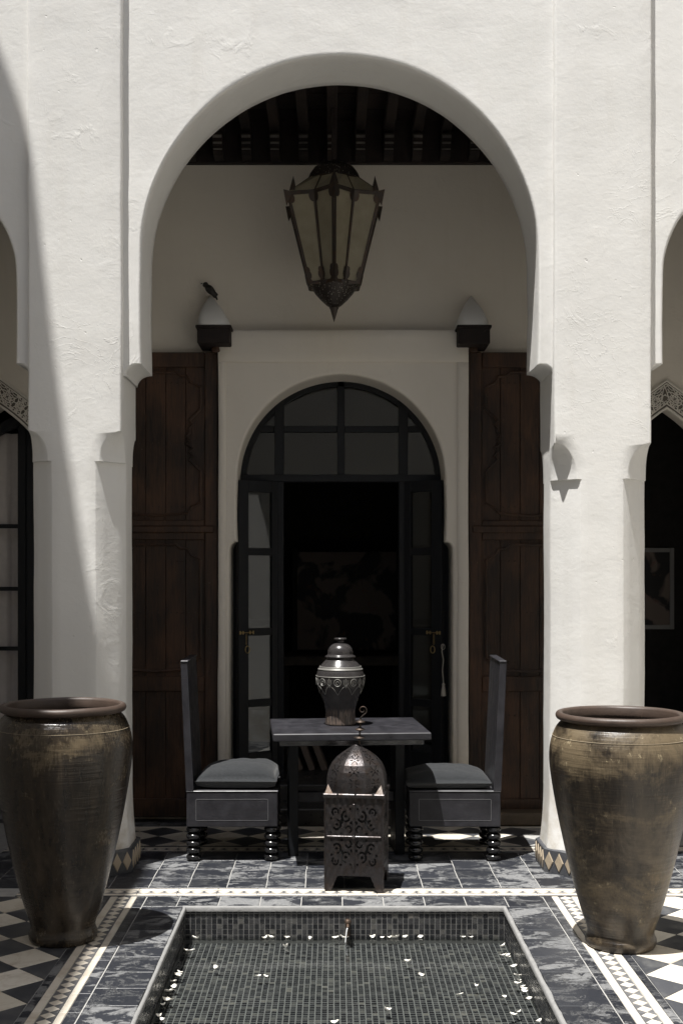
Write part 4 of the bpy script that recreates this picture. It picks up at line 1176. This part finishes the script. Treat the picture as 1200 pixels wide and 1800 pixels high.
for q in range(nrep):
    t0 = 2*PI*q/nrep-.3
    rb.tube([VR(t0+.14*math.cos(a), .252+.021*math.sin(a)) for a in [2*PI*k/16 for k in range(17)]], .0026, 5)
    rb.tube([VR(t0+.06*math.cos(a), .250+.010*math.sin(a)) for a in [PI*1.5*k/10 for k in range(11)]], .002, 5)
    t1 = t0+PI/nrep
    rb.tube([VR(t1, .276), VR(t1, .222)], .0026, 5)
    for s_ in (-1, 1): rb.tube([VR(t1+s_*.02, .232), VR(t1+s_*.09, .246), VR(t1+s_*.06, .268)], .0022, 5)
    if q % 2 == 0 or True:
        rb.tube([VR(t0-.30, .232), VR(t0-.15, .212), VR(t0+.0, .180), VR(t0+.15, .212), VR(t0+.30, .232)], .0016, 5)
rb.build('relief_band', M_silver, vs, smooth=50, local=True)
bb = MB(); bb.grid([[((vr(z)+.0010)*math.cos(a), (vr(z)+.0010)*math.sin(a), z) for a in [2*PI*k/64 for k in range(65)]] for z in (.322, .326, .331, .336)]); bb.build('silver_band', M_silver, vs, smooth=60, local=True)

# ------------------------------------------------------------------ pierced floor lantern
fx = P(627, 0, 6.53)[0]
fl_ = thing('floor_lantern', 'pierced dark metal lantern with a domed top standing before the table', 'lantern', (fx, 6.53, 0), math.radians(-7))
HW = .150; ZB = .485
def hole(u, v):
    """pierced arabesque in one quadrant, u,v in 0..1 measured from the centre cross"""
    if u < .045 or v < .045: return False
    if u > .88 or v > .90: return False
    def arc(cx_, cy_, r, w_, a0, a1):
        d = math.hypot(u-cx_, v-cy_)
        if abs(d-r) > w_: return False
        a = math.degrees(math.atan2(v-cy_, u-cx_)) % 360; return a0 <= a <= a1 if a0 < a1 else (a >= a0 or a <= a1)
    def dot(cx_, cy_, r, e=1.0): return ((u-cx_)/r)**2+((v-cy_)/(r*e))**2 < 1
    if arc(.30, .62, .15, .035, 200, 90): return True
    if arc(.64, .36, .14, .035, 90, 330): return True
    if arc(.70, .74, .11, .03, 300, 200): return True
    if arc(.20, .22, .10, .028, 0, 250): return True
    return dot(.30, .62, .05) or dot(.64, .36, .045) or dot(.70, .74, .035) or dot(.45, .47, .055, 1.3) or dot(.13, .84, .04) or dot(.86, .12, .03) or dot(.84, .55, .03, 1.8) or dot(.50, .86, .05, .6) or dot(.46, .10, .05, .7) or dot(.10, .42, .035, 1.7)
def plate():
    c = .0036; nx = int(2*HW/c); nz = int(ZB/c); m = MB(); vid = {}
    def gv(i, k):
        if (i, k) not in vid: vid[i, k] = len(m.v); m.v.append((-HW+2*HW*i/nx, .0015*math.sin(i*.7)*math.sin(k*.3), ZB*k/nz))
        return vid[i, k]
    for i in range(nx):
        for k in range(nz):
            x = abs(-HW+2*HW*(i+.5)/nx); z = ZB*(k+.5)/nz
            if z < .085:      # feet
                if x < HW-.030-(z/.085)*.035: continue
            elif z > .095:
                u = x/(HW-.012); v = abs(z-.285)/.17
                if v < 1.0 and hole(u, v): continue
            m.f.append((gv(i, k), gv(i+1, k), gv(i+1, k+1), gv(i, k+1)))
    return m
pm = plate(); plate_me = bpy.data.meshes.new('side_plate'); plate_me.from_pydata(pm.v, [], pm.f); plate_me.update(); plate_me.materials.append(M_lant)
for k in range(4):
    o = link('side_plate', plate_me, None, fl_, local=True); o.rotation_euler = (0, 0, k*PI/2); o.location = (HW*math.sin(k*PI/2), -HW*math.cos(k*PI/2), 0)
    so_ = o.modifiers.new('thickness', 'SOLIDIFY'); so_.thickness = .0025
MB().box(-HW+.012, HW-.012, -HW+.012, HW-.012, .10, ZB-.01).build('dark_lining', M_lantdark, fl_, local=True)
for ix in (-1, 1):
    for iy in (-1, 1): MB().box(ix*HW-.004, ix*HW+.004, iy*HW-.004, iy*HW+.004, .01, ZB, .002).build('corner_rib', M_lant, fl_, local=True)
mm = MB(); mm.box(-.005, .005, -HW-.006, -HW, .115, ZB-.03, .002); mm.box(-HW+.01, -.006, -HW-.005, -HW, .280, .290, .002); mm.box(.006, HW-.01, -HW-.005, -HW, .280, .290, .002)
mm.lathe([(.0, -.006), (.010, -.002), (.010, .002), (.001, .008)], 12, (0, 0, 0)); st = len(mm.v)-48
mm.xform(Matrix.Translation((0, -HW-.006, .285)) @ Matrix.Rotation(PI/2, 4, 'X'), st)
mm.build('cross_strap', M_lant, fl_, local=True)
# notched collar
MB().box(-HW-.010, HW+.010, -HW-.010, HW+.010, ZB, ZB+.022, .004).build('collar', M_lant, fl_, local=True)
for k in range(7):
    nt_ = MB(); x = -HW+.02+.046*k
    nt_.prism([(x-.005, ZB+.0235), (x+.005, ZB+.0235), (x, ZB+.012)], (-HW-.0115, -HW-.006)) if k % 2 else nt_.prism([(x-.005, ZB-.0005), (x+.005, ZB-.0005), (x, ZB+.012)], (-HW-.0115, -HW-.006))
    nt_.build('collar_notch', M_lantdark, fl_, local=True)
DZ = ZB+.022; DH = .235
dp = [(0, .160), (.14, .161), (.30, .158), (.45, .150), (.60, .133), (.72, .108), (.83, .074), (.92, .042), (1.0, .012)]
def dr(t):
    for (t0, r0), (t1, r1) in zip(dp, dp[1:]):
        if t <= t1: return r0+(r1-r0)*(t-t0)/(t1-t0)
    return .012
def dome_hole(u, t):
    # u -1..1 across a gore, t 0..1 up
    if abs(u) > .86 or t < .05 or t > .93: return False
    for c_, s_ in ((.22, .15), (.47, .15), (.70, .13), (.86, .09)):
        x = u*.5/ s_*.55*(dr(t)/.15); y = (t-c_)/s_*.9; r = math.hypot(x, y); a = math.atan2(y, x)
        if r < .18: return c_ > .3 and r > .1
        if .22 < r < .85 and abs(((a/(PI/4))+.5) % 1-.5) < .17*(1-abs(r-.5)*1.1): return True
    return False
dm = MB(); G = 8; nu, nv = 22, 62
for g in range(G):
    a0 = 2*PI*(g-.5)/G+PI/2*3; a1 = a0+2*PI/G; vid = {}
    def gv(i, k):
        if (i, k) not in vid:
            r = dr(k/nv)/math.cos(PI/G*.75); f = i/nu
            x = r*(math.cos(a0)*(1-f)+math.cos(a1)*f); y = r*(math.sin(a0)*(1-f)+math.sin(a1)*f); bulge = 1+.05*(1-(2*f-1)**2)
            vid[i, k] = len(dm.v); dm.v.append((x*bulge*.97, y*bulge*.97, DZ+DH*k/nv))
        return vid[i, k]
    for i in range(nu):
        for k in range(nv):
            if dome_hole(2*(i+.5)/nu-1, (k+.5)/nv): continue
            dm.f.append((gv(i, k), gv(i+1, k), gv(i+1, k+1), gv(i, k+1)))
me = bpy.data.meshes.new('dome'); me.from_pydata(dm.v, [], dm.f); me.update(); o = link('dome', me, M_lant, fl_, local=True)
so_ = o.modifiers.new('thickness', 'SOLIDIFY'); so_.thickness = .002
MB().lathe([(r*.90, DZ+DH*t*.97) for t, r in dp], 24).build('dark_lining', M_lantdark, fl_, local=True)
# little corner leaves between dome and collar
for ix in (-1, 1):
    MB().add([(ix*HW, -HW, DZ), (ix*(HW-.04), -HW, DZ), (ix*(HW-.012), -HW+.035, DZ+.042), (ix*HW, -HW+.05, DZ)], [(0, 1, 2), (0, 2, 3), (1, 3, 2), (0, 3, 1)]).build('corner_leaf', M_bronze, fl_, local=True)
fin = MB(); zt0 = DZ+DH
ax = lambda z: (.012+(z-zt0)*.06, 0, z)
fin.tube([ax(zt0-.01), ax(zt0+.14)], .0045, 8)
for z, r in ((zt0+.035, .030), (zt0+.078, .027), (zt0+.118, .025)):
    fin.lathe([(.004, -.012), (r*.5, -.007), (r, -.001), (r*.95, .002), (r*.5, .008), (.004, .013)], 24, ax(z))
cx_ = ax(zt0+.14)
hook = [(cx_[0]+.0+.02*math.sin(t*1.0)*1.0, 0, cx_[2]+.02*t) for t in (0, .5)]
for k in range(22):
    a = -PI/2+.3+2*PI*1.25*k/21; r = .024*(1-k/30); hook.append((cx_[0]+.010+r*math.cos(a), 0, cx_[2]+.040+r*math.sin(a)))
fin.tube(hook, .0035, 6, .0025); fin.build('finial', M_bronze, fl_, smooth=40, local=True)
for z in (.285, .12, ZB-.01): MB().tube([(HW+.006, -HW+.01, z-.012), (HW+.006, -HW+.01, z+.012)], .005, 8).build('hinge', M_lant, fl_, local=True)

# ------------------------------------------------------------------ hanging lantern
hx_, hy_ = P(587, 0, 7.7)[0], 7.7
hl = thing('hanging_lantern', 'star shaped brass and amber glass lantern hanging from the gallery ceiling', 'lantern', (hx_, hy_, 3.2), 0)
Zp = lambda py: P(0, py, 7.7)[2]-3.2
NP = 6
def star(R, r, z, rot=0):
    out = []
    for k in range(2*NP):
        a = -PI/2+PI*k/NP+rot; q = R if k % 2 == 0 else r; out.append(Vector((q*math.cos(a), q*math.sin(a), z)))
    return out
zt1, zb1 = Zp(352), Zp(505)
S1 = star(.325, .235, zt1); S0 = star(.172, .122, zb1); S2 = star(.165, .150, Zp(318))
def panel(a, b, c_, d, name='glass_panel', thick=.003):
    nn = (b-a).cross(d-a).normalized()*thick
    m = MB(); m.add([a-nn, b-nn, c_-nn, d-nn, a+nn, b+nn, c_+nn, d+nn], [(0, 1, 2, 3), (4, 5, 6, 7), (0, 1, 5, 4), (1, 2, 6, 5), (2, 3, 7, 6), (3, 0, 4, 7)])
    return m.build(name, M_lglass, hl, local=True)
def flat(m, a, b, nn, w_, th=.004):
    d = (b-a).normalized(); s_ = d.cross(nn).normalized()*w_/2; t_ = nn*th
    m.add([a-s_-t_, a+s_-t_, b+s_-t_, b-s_-t_, a-s_+t_, a+s_+t_, b+s_+t_, b-s_+t_], [(0, 1, 2, 3), (4, 5, 6, 7), (0, 1, 5, 4), (1, 2, 6, 5), (2, 3, 7, 6), (3, 0, 4, 7)])
for k in range(2*NP):
    k2 = (k+1) % (2*NP)
    panel(S0[k], S0[k2], S1[k2], S1[k])
    panel(S1[k], S1[k2], S2[k2], S2[k])
    nn = (S0[k2]-S0[k]).cross(S1[k]-S0[k]).normalized(); c0 = (S0[k]+S0[k2])/2
    if nn.dot(Vector((c0.x, c0.y, 0))) < 0: nn = -nn
    m = MB(); off = nn*.005
    p00, p10, p11, p01 = S0[k]+off, S0[k2]+off, S1[k2]+off, S1[k]+off
    e = lambda u, v: p00*(1-u)*(1-v)+p10*u*(1-v)+p11*u*v+p01*(1-u)*v
    flat(m, e(.035, 0), e(.035, 1), nn, .011); flat(m, e(.965, 0), e(.965, 1), nn, .011)
    flat(m, e(0, .985), e(1, .985), nn, .018); flat(m, e(0, .015), e(1, .015), nn, .02)
    # scalloped cusps top and bottom
    def cusp(u0, u1, v0, v1, top):
        pts = []
        n = 10
        for q in range(n+1):
            u = u0+(u1-u0)*q/n; s_ = abs(2*q/n-1)
            dv = (v1-v0)*(1-(1-s_**2.2)**.6 if True else s_)
            pts.append((u, v1 if False else v0+dv))
        base = v0
        vv = [e(u, v)+nn*.004 for u, v in pts]+[e(u1, base)+nn*.004, e(u0, base)+nn*.004]
        m.add(vv, [tuple(range(len(vv)))])
    cusp(.03, .97, 1.0, .90, True); cusp(.03, .97, .0, .20, False)
    def scal(u, v, r):
        c_ = e(u, v)+nn*.006; ex = (p10-p00).normalized(); ey = (p01-p00).normalized()
        m.add([c_+ex*r*math.cos(a)+ey*r*1.5*math.sin(a) for a in [2*PI*q/10 for q in range(10)]], [tuple(range(10))])
    for u in (.10, .90): scal(u, .15, .015); scal(u, .10, .019); scal(u, .935, .021)
    m.build('panel_frame', M_bronze, hl, local=True)
    m = MB(); flat(m, S1[k], S2[k], Vector((S1[k].x, S1[k].y, .2)).normalized(), .012); flat(m, S1[k], S1[k2], Vector((0, 0, 1)), .02); m.build('upper_rib', M_bronze, hl, local=True)
    if k % 2 == 0:
        q = S1[k]; d = Vector((q.x, q.y, 0)).normalized(); tn = Vector((-d.y, d.x, 0)); b_ = q*1.0-d*.035
        b_.z = q.z
        m = MB(); m.add([b_-tn*.032, b_+tn*.032, b_+d*.028+Vector((0, 0, .001)), b_+Vector((0, 0, .108))-d*.004, b_-d*.03], [(0, 2, 3), (2, 1, 3), (1, 4, 3), (4, 0, 3), (0, 1, 2), (0, 4, 1)]); m.build('spike', M_bronze, hl, local=True)
        # flared outer corner of the star
        m = MB(); o1 = q+d*.030+Vector((0, 0, .014)); m.add([q+d*.0+Vector((0, 0, .012)), o1, q+d*.008+Vector((0, 0, -.085)), q-tn*.03-d*.02, q+tn*.03-d*.02], [(0, 1, 2), (0, 1, 3), (1, 2, 3), (0, 1, 4), (1, 2, 4)]); m.build('corner_flare', M_bronze, hl, local=True)
        # arched crest over each point
dz = Zp(318)
MB().lathe([(.156, dz-.012), (.166, dz), (.160, dz+.012), (.150, dz+.04), (.125, dz+.075), (.085, dz+.098), (.035, dz+.110), (.02, dz+.125), (.012, dz+.14)], 40).build('pierced_cap', M_pierced, hl, smooth=60, local=True)
MB().lathe([(.155, dz-.016), (.170, dz-.006), (.155, dz+.004)], 40).build('cap_rim', M_bronze, hl, smooth=30, local=True)
zb2 = Zp(500)
MB().lathe([(.150, zb2+.0), (.138, zb2-.02), (.120, zb2-.055), (.085, zb2-.095), (.050, zb2-.128), (.022, zb2-.148)], 36).build('pierced_bowl', M_pierced, hl, smooth=60, local=True)
MB().lathe([(.022, zb2-.140), (.030, zb2-.146), (.024, zb2-.155), (.001, 0.0)], 8).build('bottom_spike', M_bronze, hl, local=True)
MB().box(-.018, .018, -.018, .018, dz+.12, 4.66-3.2, .003).build('hanging_rod', M_beam, hl, local=True)

# ------------------------------------------------------------------ bird
bd = thing('bird', 'small dark bird perched on the left plaster hood', 'bird', P(370, 516, 8.2))
b0 = Vector(P(370, 516, 8.18))
A_ = Vector(P(361, 501, 8.18)); B_ = Vector(P(375, 516, 8.18)); dirv = (A_-B_).normalized()
m = MB(); n = 12; rows = []
axis = [(-.058, .004), (-.045, .012), (-.025, .021), (0, .026), (.02, .025), (.035, .019), (.042, .016), (.052, .019), (.062, .018), (.070, .010), (.074, .002)]
q = dirv.to_track_quat('Z', 'Y').to_matrix(); cen = (A_+B_)/2+Vector((.008, 0, -.006))
rows = [[tuple(cen+q@Vector((r*math.cos(2*PI*k/n), r*math.sin(2*PI*k/n), a*.9))) for k in range(n)] for a, r in axis]
m.grid(rows, close_u=True); m.build('body', M_bird, bd, smooth=80)
tl = Vector(P(382, 527, 8.18))-cen; m = MB(); s0 = cen-dirv*.045; m.tube([s0, s0.lerp(cen+tl, .5), cen+tl], .010, 6, .005); m.build('tail', M_bird, bd)
h0 = cen+dirv*.060; m = MB(); m.tube([h0+Vector((-.012, -.004, 0)), h0+Vector((-.026, -.006, -.004))], .004, 6, .0008); m.build('beak', M_bird, bd)
m = MB()
for s_ in (-1, 1): m.tube([cen+Vector((s_*.006, 0, -.02)), Vector(P(371, 517, 8.18))+Vector((s_*.006, 0, 0))], .0018, 5)
m.build('legs', M_bird, bd)
for s_ in (-1, 1):
    rows = [[tuple(cen+q@Vector((s_*.0265*math.cos(b_)*(1-abs(t-.45)), -.02*math.sin(b_)*1.2, .03-.085*t))) for b_ in (-.8, -.4, 0, .4, .8)] for t in [k/6 for k in range(7)]]
    m = MB(); m.grid(rows); m.build('wing', M_bird, bd, smooth=80)
